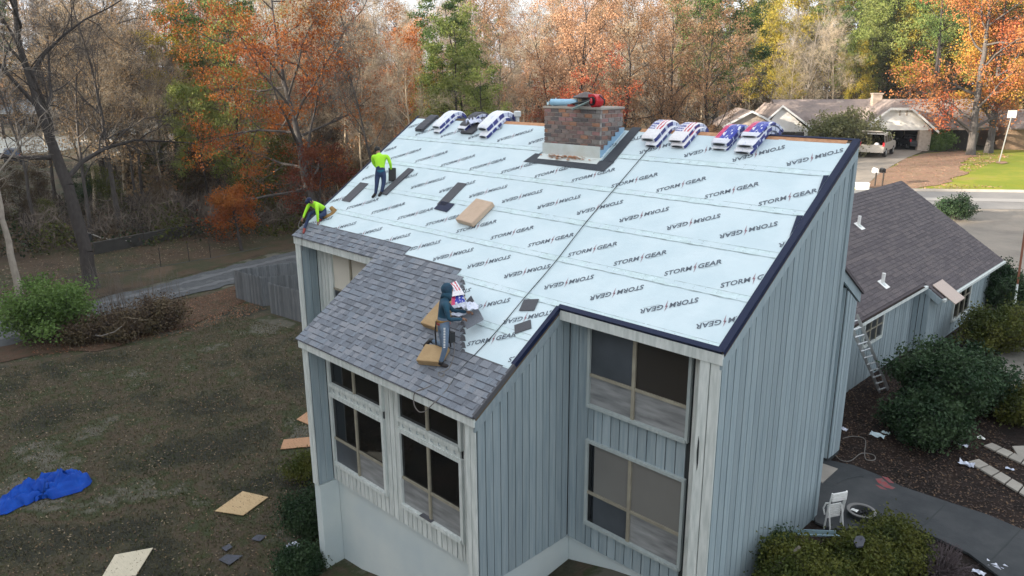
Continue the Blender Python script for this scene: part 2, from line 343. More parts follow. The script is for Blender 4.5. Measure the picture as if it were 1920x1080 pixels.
# front yard on the right
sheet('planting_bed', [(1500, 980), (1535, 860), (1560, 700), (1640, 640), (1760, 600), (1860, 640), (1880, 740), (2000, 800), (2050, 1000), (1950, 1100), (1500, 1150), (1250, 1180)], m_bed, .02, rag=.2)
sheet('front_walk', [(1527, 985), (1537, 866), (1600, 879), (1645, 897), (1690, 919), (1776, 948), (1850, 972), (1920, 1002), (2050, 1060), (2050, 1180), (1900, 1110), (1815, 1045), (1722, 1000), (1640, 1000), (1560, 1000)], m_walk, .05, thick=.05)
for a, b in [((1776, 948), (1722, 1001)), ((1913, 1000), (1850, 1066))]:
    A, B = gp(*a), gp(*b); d = (B-A)/np.linalg.norm(B-A); n = np.array([-d[1], d[0], 0])*.012
    MB().prism([A-n+[0,0,.09], B-n+[0,0,.09], B+n+[0,0,.09], A+n+[0,0,.09]], (0, 0, .015)).build('walk_joint', m_back)['kind'] = 'structure'
sheet('gravel_path', [(1868, 640), (1990, 560), (2100, 700), (2100, 860), (1930, 770), (1880, 730)], multi('pale_gravel', [(.12,.115,.10),(.17,.16,.14),(.14,.14,.12)], 2, .95, 0, bump=.6, world=True), .03)
m_redpaint = mat('red_marking_paint', (.30,.03,.035), .8, .2, 9, (.12,.09,.09))
for q in [[(1640, 905), (1652, 904), (1668, 918), (1678, 922), (1672, 925), (1655, 920), (1645, 912)], [(1652, 900), (1664, 903), (1676, 914), (1666, 912)], [(1640, 916), (1650, 919), (1662, 926), (1650, 924)]]:
    sheet('red_paint_mark', q, m_redpaint, .106, step=2)
# street side far right
sheet('front_driveway', [(1660, 440), (1735, 388), (1810, 391), (1990, 394), (2050, 470), (1990, 560), (1905, 530), (1850, 545), (1700, 560)], m_drive, .03, step=2)
sheet('street', [(1250, 352), (1560, 356), (1990, 362), (2200, 365), (2200, 400), (1990, 395), (1700, 391), (1250, 386)], m_asphalt, .045, step=3)
sheet('street_patch', [(1700, 371), (1990, 376), (1990, 382), (1700, 376)], mat('pale_street_band', (.27,.26,.25), .9), .06, step=3)
A = [gp(x, y) for x, y in [(1640, 358.), (1800, 360), (1950, 362), (2150, 365)]]
MB().tube([a+[0,0,.05] for a in A], .17, 4).build('kerb', m_curb)['kind'] = 'structure'
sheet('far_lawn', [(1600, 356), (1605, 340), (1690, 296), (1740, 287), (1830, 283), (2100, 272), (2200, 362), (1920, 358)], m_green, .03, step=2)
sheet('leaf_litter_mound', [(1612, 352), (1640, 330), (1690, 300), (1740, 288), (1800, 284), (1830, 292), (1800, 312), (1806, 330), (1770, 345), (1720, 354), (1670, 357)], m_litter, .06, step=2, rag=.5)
sheet('far_driveway', [(1560, 352), (1560, 275), (1640, 262), (1720, 274), (1728, 286), (1700, 297), (1650, 326), (1620, 352)], m_drive, .07, step=2)
# retaining ditch wall beyond the lane
def wall_line(name, pts, h, m, label, cat, th=.25):
    P = [gp(*p) for p in pts]; mb = MB()
    for a, b in zip(P, P[1:]):
        d = b-a; d[2] = 0; n = np.array([-d[1], d[0], 0])/np.linalg.norm(d)*th
        mb.frame(a-[0, 0, .3], b-a, n, (0, 0, h+.3))
    return tag(mb.build(name, m), label, cat)
wall_line('ditch_wall', [(180, 478), (280, 458), (400, 433)], .85, mat('dark_ditch_wall', (.035,.033,.03), .9, .2, 2, (.05,.048,.042)), 'low dark wall of the ditch beyond the lane, left of the small orange tree', 'wall')

# ---------------------------------------------------------------- the house
S = .669; K = math.sqrt(1+S*S); CO, SI = 1/K, S/K
L = 13.385; RV = 5.5; RY = RV*CO; B = 2.282; X1, X2 = 3.913, 9.896; BV = -B*K
def rp(x, v, h=0.): return np.array([x, v*CO-h*SI, v*SI+h*CO])
def rroof(py): return S*py
house = empty('house', (7, 1, -7.6), 0, 'two storey grey blue board sided house with steep half shingled roof and brown roofed wing', 'house')
def hb(name, m, mb, parent=None, smooth=False, bevel=0.):
    o = mb.build(name, m, None, smooth, bevel); p = parent or house
    o.parent = p
    if p is house: o.matrix_parent_inverse = Matrix.Translation((-7, -1, 7.6))
    return o
def boards(parent, ax, plane, u0, u1, zb, zt, wid, m, openings=(), th=.028, gap=.022, name='board', minh=.06):
    n = max(1, round((u1-u0)/wid)); br = [u0+(u1-u0)*i/n for i in range(n+1)]
    zts = zt if callable(zt) else (lambda u: zt)
    for (a, b, c, d) in openings:
        for e in (a, b):
            if u0 < e < u1:
                br = [q for q in br if abs(q-e) > .06 or q in (u0, u1)]+[e]
    br = sorted(set(br))
    for a, b in zip(br, br[1:]):
        c = (a+b)/2; segs = [(zb if not callable(zb) else zb(c), None)]
        ops = sorted([(o[2], o[3]) for o in openings if o[0] < c < o[1]])
        lo = segs[0][0]; out = []
        for (oz0, oz1) in ops:
            if oz0-lo > minh: out.append((lo, oz0))
            lo = oz1
        out.append((lo, None))
        ua, ub = a+gap/2, b-gap/2
        for (l, h) in out:
            ha, hb_ = (h, h) if h is not None else (zts(ua), zts(ub))
            if min(ha, hb_)-l < minh: continue
            t = th+random.uniform(-.004, .004)
            if ax == 'x': poly = [(ua, plane, l), (ub, plane, l), (ub, plane, hb_), (ua, plane, ha)]; off = (0, -t, 0)
            else: poly = [(plane, ua, l), (plane, ub, l), (plane, ub, hb_), (plane, ua, ha)]; off = (t, 0, 0)
            mb = MB().prism(poly, off); o = mb.build(name, m); o.parent = parent
    return
YW, YL, YQ = .344, .50, -1.78       # faces of the recessed window walls
YR = RY+.02
bpy.context.view_layer.update()
# wall cores (dark board seen in the grooves)
def core(pts_yz, x0, x1, name='wall', m=m_back):
    return hb(name, m, MB().prism([(x0, y, z) for y, z in pts_yz], (x1-x0, 0, 0)))
def zr(y): return S*y-.16
w_main = core([(YW+.03, -5.15), (YW+.03, zr(YW+.03)), (RY-.05, zr(RY-.05)), (RY-.05, -5.15)], 3.95, L-.03)
w_left = core([(YL+.03, -5.15), (YL+.03, zr(YL+.03)), (RY-.05, zr(RY-.05)), (RY-.05, -5.15)], .06, 3.94)
w_bump = core([(YQ+.03, -5.15), (YQ+.03, zr(YQ+.03)), (YW+.02, zr(YW)), (YW+.02, -5.15)], X1+.07, X2-.03)
# foundation
fnd = MB(); fnd.box((.2, YL+.12, -8.2), (3.9, RY-.1, -5.16)); fnd.box((3.91, YQ+.1, -8.2), (9.84, YW+.1, -5.16)); fnd.box((3.91, YW+.11, -8.2), (13.3, RY-.1, -5.16))
fnd.box((3.98, -2.2, -8.2), (4.24, YQ+.09, -5.22)); fnd.box((9.6, -2.2, -8.2), (9.86, YQ+.09, -5.22))
hb('foundation', m_stucco, fnd)
# ---- side fins
def fin(x0, x1, y0, y1, zb, top, name='wing_wall'):
    o = hb(name, m_back, MB().prism([(x0, y0, zb), (x0, y1, zb), (x0, y1, top(y1)), (x0, y0, top(y0))], (x1-x0, 0, 0)))
    return o
ft = lambda y: S*y-.14
f1 = fin(X1+.07, X1+.27, -2.20, YQ+.02, -5.2, ft); f2 = fin(X2-.27, X2-.03, -2.20, YQ+.02, -5.2, ft)
f3 = fin(.03, .25, .03, YL+.02, -5.2, ft); f4 = fin(13.0, L-.03, .03, YW+.02, -5.2, ft)
for f, x0, x1, y in ((f1, X1+.05, X1+.29, -2.20), (f3, .0, .27, .03)):
    boards(f, 'x', y, x0, x1, -5.22, ft(y)-.02, .12, m_trim, gap=.018)
    boards(f, 'y', x1-.02, y+.01, (YQ if f is f1 else YL)-.01, -5.2, lambda u: ft(u), .2, m_side, gap=.012)
boards(f2, 'x', -2.20, X2-.29, X2-.0, -5.22, ft(-2.2)-.02, .145, m_trim, gap=.016)
boards(f4, 'x', .03, 12.98, L-.0, -5.22, ft(.03)-.02, .20, m_trim, gap=.02)
# left outer side boards (thin edge lines)
# ---- bump right side wall, facing +X
def rk(y): return S*y-.30
boards(w_bump, 'y', X2-.03, -2.18, YW-.02, -5.15, rk, .2, m_side)
hb('rake_trim', m_side, MB().prism([(X2-.03, -2.25, S*-2.25-.33), (X2-.03, YW, S*YW-.33), (X2-.03, YW, S*YW-.13), (X2-.03, -2.25, S*-2.25-.13)], (.06, 0, 0)))
# ---- main right side wall
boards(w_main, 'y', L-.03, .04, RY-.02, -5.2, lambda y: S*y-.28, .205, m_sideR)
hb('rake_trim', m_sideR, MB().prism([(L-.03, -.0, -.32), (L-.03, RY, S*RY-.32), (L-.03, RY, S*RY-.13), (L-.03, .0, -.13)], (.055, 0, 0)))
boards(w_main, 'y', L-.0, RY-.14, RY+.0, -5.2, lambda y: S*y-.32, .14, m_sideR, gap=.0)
# ---- windows
def window(x0, x1, z0, z1, y, vm, hm, panes, parent=None, cas=.085, depth=.06, tm=None):
    """frame bars with panes as sub-parts; vm vertical mullions, hm horizontal bars"""
    mb = MB(); t = .035
    mb.box((x0-cas, y-depth, z0-cas), (x0, y+.01, z1+cas)); mb.box((x1, y-depth, z0-cas), (x1+cas, y+.01, z1+cas))
    mb.box((x0, y-depth, z1), (x1, y+.01, z1+cas)); mb.box((x0-.03, y-depth-.03, z0-cas-.0), (x1+.03, y+.008, z0-.002))
    for v in vm: mb.box((v-t, y-depth+.012, z0), (v+t, y+.012, z1), 1)
    for (a, b, zz) in hm: mb.box((a, y-depth+.018, zz-t*.8), (b, y+.014, zz+t*.8), 1)
    o = hb('window', [tm or m_trim, m_frame], mb, parent)
    for (a, b, c, d, m) in panes:
        p = MB().box((a, y+.012-.02, c), (b, y+.018, d)).build('pane', m); p.parent = o
    return o
def Yp(px, py, y): return hit(px, py, (0, 1, 0), y)
# bump windows
ux = [(Yp(619, 673, YQ)[0], Yp(716, 763, YQ)[0]), (Yp(749, 733, YQ)[0], Yp(863, 833, YQ)[0])]
zt1 = Yp(619, 673, YQ)[2]; zt0 = Yp(620, 715, YQ)[2]; zl1 = Yp(623, 742, YQ)[2]; zlm = Yp(629, 819, YQ)[2]; zl0 = Yp(631, 863, YQ)[2]; zpb = Yp(629, 898, YQ)[2]
ops = []
for k, (a, b) in enumerate(ux):
    m = (a+b)/2-.02
    window(a, b, zt0, zt1, YQ, [m], [], [(a, m, zt0, zt1, m_glass), (m, b, zt0, zt1, m_glass)])
    window(a, b, zl0, zl1, YQ, [m], [(a, b, zlm)], [(a, m, zlm, zl1, m_glass), (m, b, zlm, zl1, m_glass), (a, m, zl0, zlm, m_screen if k == 0 else m_dusty), (m, b, zl0, zlm, m_dusty)])
    ops.append((a-.08, b+.08, zl0-.08, zt1+.08))
    # band with little brackets between the sashes
    bd = hb('transom_band', m_trim, MB().box((a-.02, YQ-.03, zl1+.087), (b+.02, YQ+.01, zt0-.087)))
    for i in range(8):
        xx = a+.12+(b-a-.24)*i/7; zc = (zl1+zt0)/2
        q = MB().box((xx-.035, YQ-.042, zc-.03), (xx-.024, YQ-.028, zc+.03)).box((xx-.024, YQ-.042, zc-.03), (xx+.035, YQ-.028, zc-.02)).build('bracket', m_side); q.parent = bd
w_face = hb('wall', m_back, MB().box((4.2, YQ+.025, zpb), (9.62, YQ+.05, -2.0)))
boards(w_face, 'x', YQ+.03, 4.2, 9.6, zpb, -1.5, .165, m_trim, ops, gap=.025)
m_shtorn = m_shdark
tag(MB().box((0, 0, 0), (.34, .12, .015)).add([], []).build('shingle_scrap', m_shdark), 'torn black shingle scrap lying on the sill below the right hand shaded window', 'shingle scrap')
bpy.data.objects['shingle_scrap'].location = Yp(786, 967, YQ-.14); bpy.data.objects['shingle_scrap'].rotation_euler = (0, .1, .1)
# recessed wall windows on the right
wx0, wx1, wm = 10.43, 12.61, 11.46
w1 = window(wx0, wx1, -1.93, -.33, YW, [wm], [(wx0, wx1, -1.32)], [(wx0, wm, -1.32, -.33, m_screen), (wm, wx1, -1.32, -.33, mat('dark_brown_blind', (.028,.024,.02), .4)), (wx0, wm, -1.93, -1.32, m_dusty), (wm, wx1, -1.93, -1.32, m_dusty)], cas=.06, tm=m_case)
w2 = window(wx0, wx1, -4.54, -2.77, YW, [wm], [(wx0, wx1, -3.87)], [(wx0+.14, wm, -3.87, -2.77, m_blind), (wm, wx1, -3.87, -2.77, m_blind), (wx0, wx0+.14, -4.54, -2.77, m_glass), (wx0+.14, wm, -4.54, -3.87, m_screen), (wm, wx1, -4.54, -3.87, m_dusty)], cas=.06, tm=m_case)
ops = [(wx0-.055, wx1+.055, -1.985, -.275), (wx0-.055, wx1+.055, -4.595, -2.715)]
boards(w_main, 'x', YW+.03, X2+.0, 12.62, -5.15, -.02, .205, m_side, ops)
boards(w_main, 'x', YW+.03, 12.7, 13.0, -5.15, -.02, .16, m_trim)
hb('corner_board', m_side, MB().box((X2+.0, YW-.004, -5.15), (X2+.045, YW+.03, -.1)))
# left upper windows with white blinds
lx0, lx1 = 1.12, 3.6; zmid = -1.42
w3 = window(lx0, lx1, -2.6, -.32, YL, [2.0, 2.9], [(lx0, lx1, zmid)], [(lx0, 2.0, zmid, -.32, m_white_blind), (2.0, 2.9, zmid, -.32, m_white_blind), (2.9, lx1, zmid, -.32, m_white_blind), (lx0, 2., -2.6, zmid, m_screen), (2., lx1, -2.6, zmid, m_screen)])
boards(w_left, 'x', YL+.03, .27, 3.9, -5.15, 0., .17, m_trim, [(lx0-.08, lx1+.08, -2.7, -.24)])
hb('peeling_patch', m_back, MB().prism([(13.04, -.0, -1.9), (13.055, -.0, -1.6), (13.075, .0, -1.7), (13.08, -.0, -2.1), (13.06, .0, -2.25)], (0, -.004, 0)))
# outer left walls
boards(w_left, 'y', .03, .3, RY-.05, -5.15, lambda u: S*u-.2, .25, m_side, th=.03)
# ---- fascia boards
hb('fascia', m_trim, MB().box((-.02, -.02, -.235), (X1+.02, .025, -.045)))
hb('fascia', m_trim, MB().box((X2+.02, -.02, -.235), (L+.02, .025, -.045)))
hb('fascia', m_trim, MB().box((X1, -B-.0, S*-B-.20), (X2+.02, -B+.045, S*-B-.045)))
hb('soffit', m_side, MB().box((.28, .03, -.20), (X1, YL, -.17)).box((X2+.03, .03, -.2), (12.98, YW, -.17)))
hb('soffit', m_side, MB().box((X1+.3, -B+.05, S*-B-.16), (X2-.3, YQ, S*-B-.13)))
hb('ridge_fascia', m_side, MB().box((0, RY-.04, S*RY-.5), (L, RY+.03, S*RY-.05)))
# ---- back wall and rear block
core([(RY-.04, -5.2), (RY-.04, S*RY-.5), (RY-.01, S*RY-.5), (RY-.01, -5.2)], 0.1, L-.06, 'wall', m_side)
rb = core([(RY, -5.2), (RY, 1.2), (7.6, -.78), (7.6, -5.2)], 3, 12.2)
boards(rb, 'y', 12.2, RY+.02, 7.0, -5.0, lambda y: 1.2-.66*(y-RY)-.1, .2, m_side)
rb2 = core([(6.95, -5.2), (6.95, -.36), (7.62, -.80), (7.62, -5.2)], 12.2, 12.6)
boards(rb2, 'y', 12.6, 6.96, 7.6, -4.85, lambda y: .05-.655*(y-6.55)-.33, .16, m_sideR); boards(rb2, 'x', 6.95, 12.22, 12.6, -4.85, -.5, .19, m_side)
hb('rake_trim', m_sideR, MB().prism([(12.6, 6.2, .24), (12.6, 7.72, -.76), (12.6, 7.72, -1.0), (12.6, 6.2, 0.)], (.05, 0, 0)))
hb('rear_roof', m_brown[0], MB().prism([(2.9, RY+.02, 1.37), (2.9, 7.78, -.73), (2.9, 7.78, -.8), (2.9, RY+.02, 1.29)], (9.8, 0, 0)))
hb('door_step', m_curb, MB().box((12.2, 5.9, -5.2), (12.95, 6.9, -4.93)))
# ---- roof deck
dk = MB()
dk.prism([rp(-.02, 0, -.01), rp(-.02, RV, -.01), rp(-.02, RV, -.12), rp(-.02, 0, -.12)], (L+.04, 0, 0))
dk.prism([rp(X1-.02, BV, -.01), rp(X1-.02, .0, -.01), rp(X1-.02, .0, -.12), rp(X1-.02, BV, -.12)], (X2-X1+.04, 0, 0))
deck = hb('roof_deck', m_deck, dk)
PI_H = Matrix.Translation((-7, -1, 7.6))
def sub(o, parent): o.parent = parent; return o
# ---- underlayment sheets, their seams and printed words
rows = [(-1.72, -.92, 6.9, X2), (-.92, .0, 6.4, X2), (.0, 1.09, .02, L), (1.09, 2.17, .02, L), (2.17, 3.27, .02, L), (3.27, 4.39, .02, L), (4.39, 5.36, .02, L)]
def crinkle(u, v): return .0052*math.sin(u*2.3+v*3.1+1.5*math.sin(u*.9))*math.sin(v*6+u*1.6)+.0025*math.sin(u*11+v*4)*math.sin(v*17-u*3)
sheets = []
for k, (v0, v1, xa, xb) in enumerate(rows):
    n = 110; V = []; F = []; m_ = 9
    for j in range(m_+1):
        for i in range(n+1):
            x = xa+(xb-xa)*i/n; v = v0+(v1+.02-v0)*j/m_
            V.append(rp(x, v, .003+.006*(1-j/m_)+abs(crinkle(x, v))))
    for j in range(m_):
        for i in range(n): F.append((j*(n+1)+i, j*(n+1)+i+1, (j+1)*(n+1)+i+1, (j+1)*(n+1)+i))
    o = meshobj('underlayment_sheet', V, F, m_under, None, smooth=True); o.parent = house; o.matrix_parent_inverse = PI_H; sheets.append(o)
    mb = MB()      # lap band with an irregular lower edge
    for i in range(n):
        xA = xa+(xb-xa)*i/n; xB = xa+(xb-xa)*(i+1)/n
        e = .006*math.sin(i*1.3)
        mb.add([rp(xA, v0-.005+e, .0115), rp(xB, v0-.005+.006*math.sin((i+1)*1.3), .0115), rp(xB, v0+.135, .0105), rp(xA, v0+.135, .0105)], [(0, 1, 2, 3)], 0)
        mb.add([rp(xA, v0-.012+e, .0135), rp(xB, v0-.012+.006*math.sin((i+1)*1.3), .0135), rp(xB, v0+.002, .0135), rp(xA, v0+.002, .0135)], [(0, 1, 2, 3)], 1)
        mb.add([rp(xA, v0+.128, .0135), rp(xB, v0+.128, .0135), rp(xB, v0+.137, .0135), rp(xA, v0+.137, .0135)], [(0, 1, 2, 3)], 1)
    for q in range(int((xb-xa)/.22)):
        x = xa+.1+q*.22+random.uniform(-.03, .03)
        for vv in (v0+.04, v0+.10): 
            if random.random() < .7: vq = vv+random.uniform(-.015, .015); mb.add([rp(x-.007, vq-.007, .016), rp(x+.007, vq-.007, .016), rp(x+.007, vq+.007, .016), rp(x-.007, vq+.007, .016)], [(0, 1, 2, 3)], 1)
    sub(mb.build('seam', [m_seam, m_seamline]), o)
def text_mesh(body, size, off):
    cu = bpy.data.curves.new('t', 'FONT'); cu.body = body; cu.size = size; cu.offset = off; cu.shear = .22; cu.space_character = 1.02; cu.resolution_u = 3
    o = bpy.data.objects.new('t', cu); C.objects.link(o); bpy.context.view_layer.update()
    me = bpy.data.meshes.new_from_object(o); bpy.data.objects.remove(o); return me
def logo_mesh():
    bm = bmesh.new()
    def put(body, x0, x1, y0, h, mi):
        me = text_mesh(body, 1., .022); co = np.array([v.co for v in me.vertices]); a, b = co.min(0), co.max(0)
        n0 = len(bm.verts); bm.from_mesh(me); bm.verts.ensure_lookup_table()
        for v in bm.verts[n0:]:
            v.co.x = x0+(v.co.x-a[0])/(b[0]-a[0])*(x1-x0); v.co.y = y0+(v.co.y-a[1])/(b[1]-a[1])*h; v.co.z = 0
        bm.faces.ensure_lookup_table(); return me
    put('STORM', -.525, .0, -.054, .116, 0); nf = len(bm.faces)
    put('GEAR', .105, .525, -.054, .116, 0); nf = len(bm.faces)
    for P in ([(.098,.135),(.022,.0),(.050,.0)], [(.074,.012),(.012,-.145),(.046,.012)], [(.022,-.006),(.080,.014),(.030,.022)]):
        vs = [bm.verts.new((x, y, 0)) for x, y in P]; f = bm.faces.new(vs); f.material_index = 1
    x = .17
    while x < .46:          # tiny line under the name
        w_ = random.uniform(.006, .014); vs = [bm.verts.new(q) for q in ((x, -.078, 0), (x+w_, -.078, 0), (x+w_, -.068, 0), (x, -.068, 0))]; f = bm.faces.new(vs); f.material_index = 2; x += w_+.007
    for f in bm.faces:
        f.normal_update()
        if f.normal.z < 0: f.normal_flip()
    me = bpy.data.meshes.new('printed_words'); bm.to_mesh(me); bm.free()
    for m in (m_ink, m_inkred, m_inkgrey): me.materials.append(m)
    return me
LOGO = logo_mesh()
RX = Matrix.Rotation(math.atan(S), 4, 'X')
def logo(x, v, flip, sheet, clip=None):
    A = math.radians(32+(180 if flip else 0)); me = LOGO
    Mx = Matrix.Translation(Vector(rp(x, v, .0165)))@RX@Matrix.Rotation(A, 4, 'Z')
    ext = .53*abs(math.cos(A))+.06
    if clip and (x-ext < clip[0] or x+ext > clip[1]):
        bm = bmesh.new(); bm.from_mesh(LOGO); inv = Mx.inverted()
        for cx, sg in ((clip[0], -1), (clip[1], 1)):
            co = inv@Vector(rp(cx, v, .0165)); no = (inv.to_3x3()@Vector((sg, 0, 0)))
            bmesh.ops.bisect_plane(bm, geom=bm.verts[:]+bm.edges[:]+bm.faces[:], plane_co=co, plane_no=no, clear_outer=True)
        if not bm.faces: bm.free(); return
        me = bpy.data.meshes.new('printed_words'); bm.to_mesh(me); bm.free()
        for m in (m_ink, m_inkred, m_inkgrey): me.materials.append(m)
    o = bpy.data.objects.new('printed_words', me); C.objects.link(o); o.parent = sheet; o.matrix_basis = Mx
for k, (vc, ph, fl, x_lo) in enumerate([(-1.16, 9.0, 0, 7.6), (-.43, 9.4, 1, 7.2), (.64, 12.0, 1, .1), (1.58, 13.1, 0, .1), (2.75, 12.48, 1, .1), (3.72, 12.78, 0, .1), (4.9, 12.79, 1, .1)]):
    xmax = (X2-.1 if k < 2 else L-.12); xx = ph+1.16*2
    while xx > x_lo-.4:
        if xx < xmax+.4 and not (6.1 < xx < 8.1 and 3.9 < vc): logo(xx, vc+random.uniform(-.02, .02), fl, sheets[k], (x_lo if k >= 2 else -9, xmax))
        xx -= 1.16
# ---- OSB showing along the ridge, drip edges
for (a, b) in ((3.2, 6.1), (8.4, 11.0), (11.05, 13.2)):
    hb('bare_osb_strip', m_osb, MB().frame(rp(a, 5.365, .0), rp(b, 5.365)-rp(a, 5.365), rp(0, .12)-rp(0, 0), rp(0, 0, .008)))
def edge_strip(x0, v0, x1, v1, wd, m, name='drip_edge', h=.02, drop=.09, side=1):
    """L-shaped metal: flat part wd wide and a face dropping over the edge"""
    a, b = rp(x0, v0, h), rp(x1, v1, h); n = rp(0, 0, 1)
    if abs(x1-x0) < 1e-3: w_ = np.array([-side*wd, 0, 0]); o_ = np.array([side*.03, 0, 0])
    else: w_ = rp(0, wd); o_ = rp(0, -.03)
    mb = MB().frame(a+o_, b-a, w_, n*.006); mb.frame(a+o_+n*.006, b-a, o_*.2, -n*drop)
    return hb(name, m, mb)
edge_strip(L, -.02, L, RV, .125, m_navy, side=1, h=.022); edge_strip(X2, -1.5, X2, -.0, .09, m_navy, side=1, h=.03)
edge_strip(X2-.02, 0., L, 0., .09, m_navy, h=.026); edge_strip(0., .1, 0., RV, .05, m_navy, side=-1, h=.02, drop=.06)
edge_strip(X2, BV, X2, -1.5, .05, m_shdark, side=1, h=.03)
for (v0, v1, w_) in ((2.7, 3.22, .20), (3.85, 4.35, .19)):
    hb('underlayment_flap', m_navy, MB().prism([rp(L-.1, v0, .03), rp(L-w_, v1, .034), rp(L-w_-.01, v1+.03, .034), rp(L-.1, v1+.05, .03)], rp(0, 0, .004)))
hb('ridge_edge', m_navy, MB().frame(rp(10.9, 5.47, .012), (2.5, 0, 0), rp(0, .05), rp(0, 0, .01)))
# ---- shingles on the lower roof
shroof = hb('shingled_slope', m_shdark, MB().frame(rp(X1-.03, BV-.03, -.003), (X2-X1+.06, 0, 0), rp(0, .10), rp(0, 0, .012)))
EXPO = .143
def shingle(x0, x1, v, mats, parent, expo=EXPO, name='shingle', top=None, h0=.030, seedless=False, face='main'):
    """laminated shingle: a base strip and raised tabs"""
    mb = MB(); hb_ = .006; P = top or rp
    mb.prism([P(x0, v, h0), P(x0, v+expo*1.05, h0-.008), P(x0, v+expo*1.05, h0-.011), P(x0, v, h0-.007)], P(x1, v, h0)-P(x0, v, h0), random.randrange(len(mats)))
    x = x0; t = 0
    while x < x1-.01:
        wd = random.choice((.11, .15, .19, .24)); e = min(x+wd, x1)
        if t % 2 == 0 or random.random() < .25:
            hh = h0+.010
            mb.prism([P(x+.004, v-.002, hh), P(x+.004, v+expo*1.02, h0-.004), P(x+.004, v+expo*1.02, h0-.009), P(x+.004, v-.002, h0-.004)], P(e-.004, v, hh)-P(x+.004, v, hh), random.randrange(len(mats)))
            if mats is m_shing: mb.add([P(x+.002, v-.020, .0285), P(e-.002, v-.020, .0285), P(e-.002, v+.002, .0300), P(x+.002, v+.002, .0300)], [(0, 1, 2, 3)], len(mats))  # dark strip painted below the raised tab as its shadow line
        x = e; t += 1
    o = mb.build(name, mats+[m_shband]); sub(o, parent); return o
cnt = 0
for i in range(23):
    v = BV-.02+EXPO*i
    xl = X1-.03 if v < -.08 else -.03
    if v < -1.72: xr = X2+.02
    elif v < .06: xr = 8.62-(v+1.72)*.93
    elif v < .15: xr = 6.82
    elif v < .22: xr = 6.8
    else: xr = 4.75
    if v > .5: break
    off = (i*.39) % 1.0; x = xl; first = True
    while x < xr-.03:
        e = min(xr, (xl+off if first and off > .1 else x+1.0)); first = False
        if xr-e < .12: e = xr
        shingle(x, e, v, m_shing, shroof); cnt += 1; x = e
    if xr < 9: # exposed headlap strip under the next course
        pass
for (a, b, v) in ((.7, 4.75, .42), (4.7, 6.82, .16), (8.55, 9.7, -1.72)):
    sub(MB().frame(rp(a, v, .018), (b-a, 0, 0), rp(0, .13), rp(0, 0, .005)).build('starter_strip', m_shdark), shroof)
for i in range(12):       # saw tooth ends of the courses
    v = -1.70+EXPO*i; xr = 8.62-(v+1.72)*.93
    sub(MB().prism([rp(xr-.05, v, .024), rp(xr+.13, v+.05, .020), rp(xr+.0, v+.15, .020), rp(xr-.06, v+.15, .020)], rp(0, 0, .006)).build('shingle_end', m_shdark), shroof)
# ---- brown roofed wing
WS = .661; XR_, ZR_ = 7.99, -.09; WK = math.sqrt(1+WS*WS)
def wp(y, v, h=0.):        # v measured down the slope from the ridge, y along it
    return np.array([XR_+v/WK+h*WS/WK, y, ZR_-v*WS/WK+h/WK])
VN = (11.6-XR_)*WK; VF = (12.15-XR_)*WK; YA, YM, YE = 7.7, 16.3, 23.7
wd_ = MB()
wd_.prism([wp(YA, 0, -.02), wp(YM, 0, -.02), wp(YM, VN, -.02), wp(YA, VN, -.02)], wp(0, 0, -.1)-wp(0, 0)); wd_.prism([wp(YM, 0, -.02), wp(YE, 0, -.02), wp(YE, VF, -.02), wp(YM, VF, -.02)], wp(0, 0, -.1)-wp(0, 0))
wd_.prism([(XR_, YA, ZR_-.02), (XR_, YE, ZR_-.02), (XR_-4.2, YE, ZR_-2.8), (XR_-4.2, YA, ZR_-2.8)], (0, 0, -.1))
wroof = hb('wing_roof', m_brown[0], wd_)
wexp = .15; ncourse = int(VF/wexp); nind = 0; rest = MB()
for i in range(ncourse+1):
    v = VF-wexp*(i+1)
    if v < -.02: break
    y = (YA if v+wexp <= VN+.02 else YM)+random.uniform(0, .02); off = (i*.37) % 1.
    first = True; yend = YE
    while y < yend-.03:
        e = min(yend, y+(off if first and off > .12 else 1.)); first = False
        f = lambda yy, vv, h: wp(yy, v+wexp-vv, h)
        def tri(mb):
            a, b = y, e; h0 = .014
            mb.add([wp(a, v+wexp, h0), wp(b-.006, v+wexp, h0), wp(b-.006, v-.005, h0-.009), wp(a, v-.005, h0-.009), wp(a, v+wexp, -.004), wp(b-.006, v+wexp, -.004)], [(0, 1, 2, 3), (4, 5, 1, 0)], random.randrange(4))
            q = a
            while q < b-.05:
                w2 = random.uniform(.12, .26); q2 = min(q+w2, b-.006)
                if random.random() < .5:
                    mb.add([wp(q, v+wexp+.002, h0+.006), wp(q2, v+wexp+.002, h0+.006), wp(q2, v+.01, h0-.004), wp(q, v+.01, h0-.004), wp(q, v+wexp+.002, h0-.004), wp(q2, v+wexp+.002, h0-.004)], [(0, 1, 2, 3), (4, 5, 1, 0)], random.randrange(4))
                q = q2
        if cnt+nind < 296 and y < 15:
            mb = MB(); tri(mb); sub(mb.build('shingle', m_brown), wroof); nind += 1
        else: tri(rest)
        y = e
o = sub(rest.build('shingle_courses', m_brown), wroof); o['kind'] = 'stuff'
XW1, XW2 = 11.3, 11.8
wa = core([(YA, -5.2), (YA, -2.45), (YM, -2.45), (YM, -5.2)], 8, XW1-.03); wb = core([(YM, -5.2), (YM, -2.78), (YE-.15, -2.78), (YE-.15, -5.2)], 8, XW2-.03)
def xp(px, py, x): return hit(px, py, (1, 0, 0), x)
a, b = xp(1622, 600, XW1), xp(1657, 575, XW1); c = xp(1624, 645, XW1)
wy0, wy1, wz0, wz1 = a[1], b[1], c[2]+.02, min(a[2], -2.55)
boards(wa, 'y', XW1-.03, YA, YM, -4.95, -2.42, .21, m_side, [(wy0-.07, wy1+.07, wz0-.07, wz1+.07)])
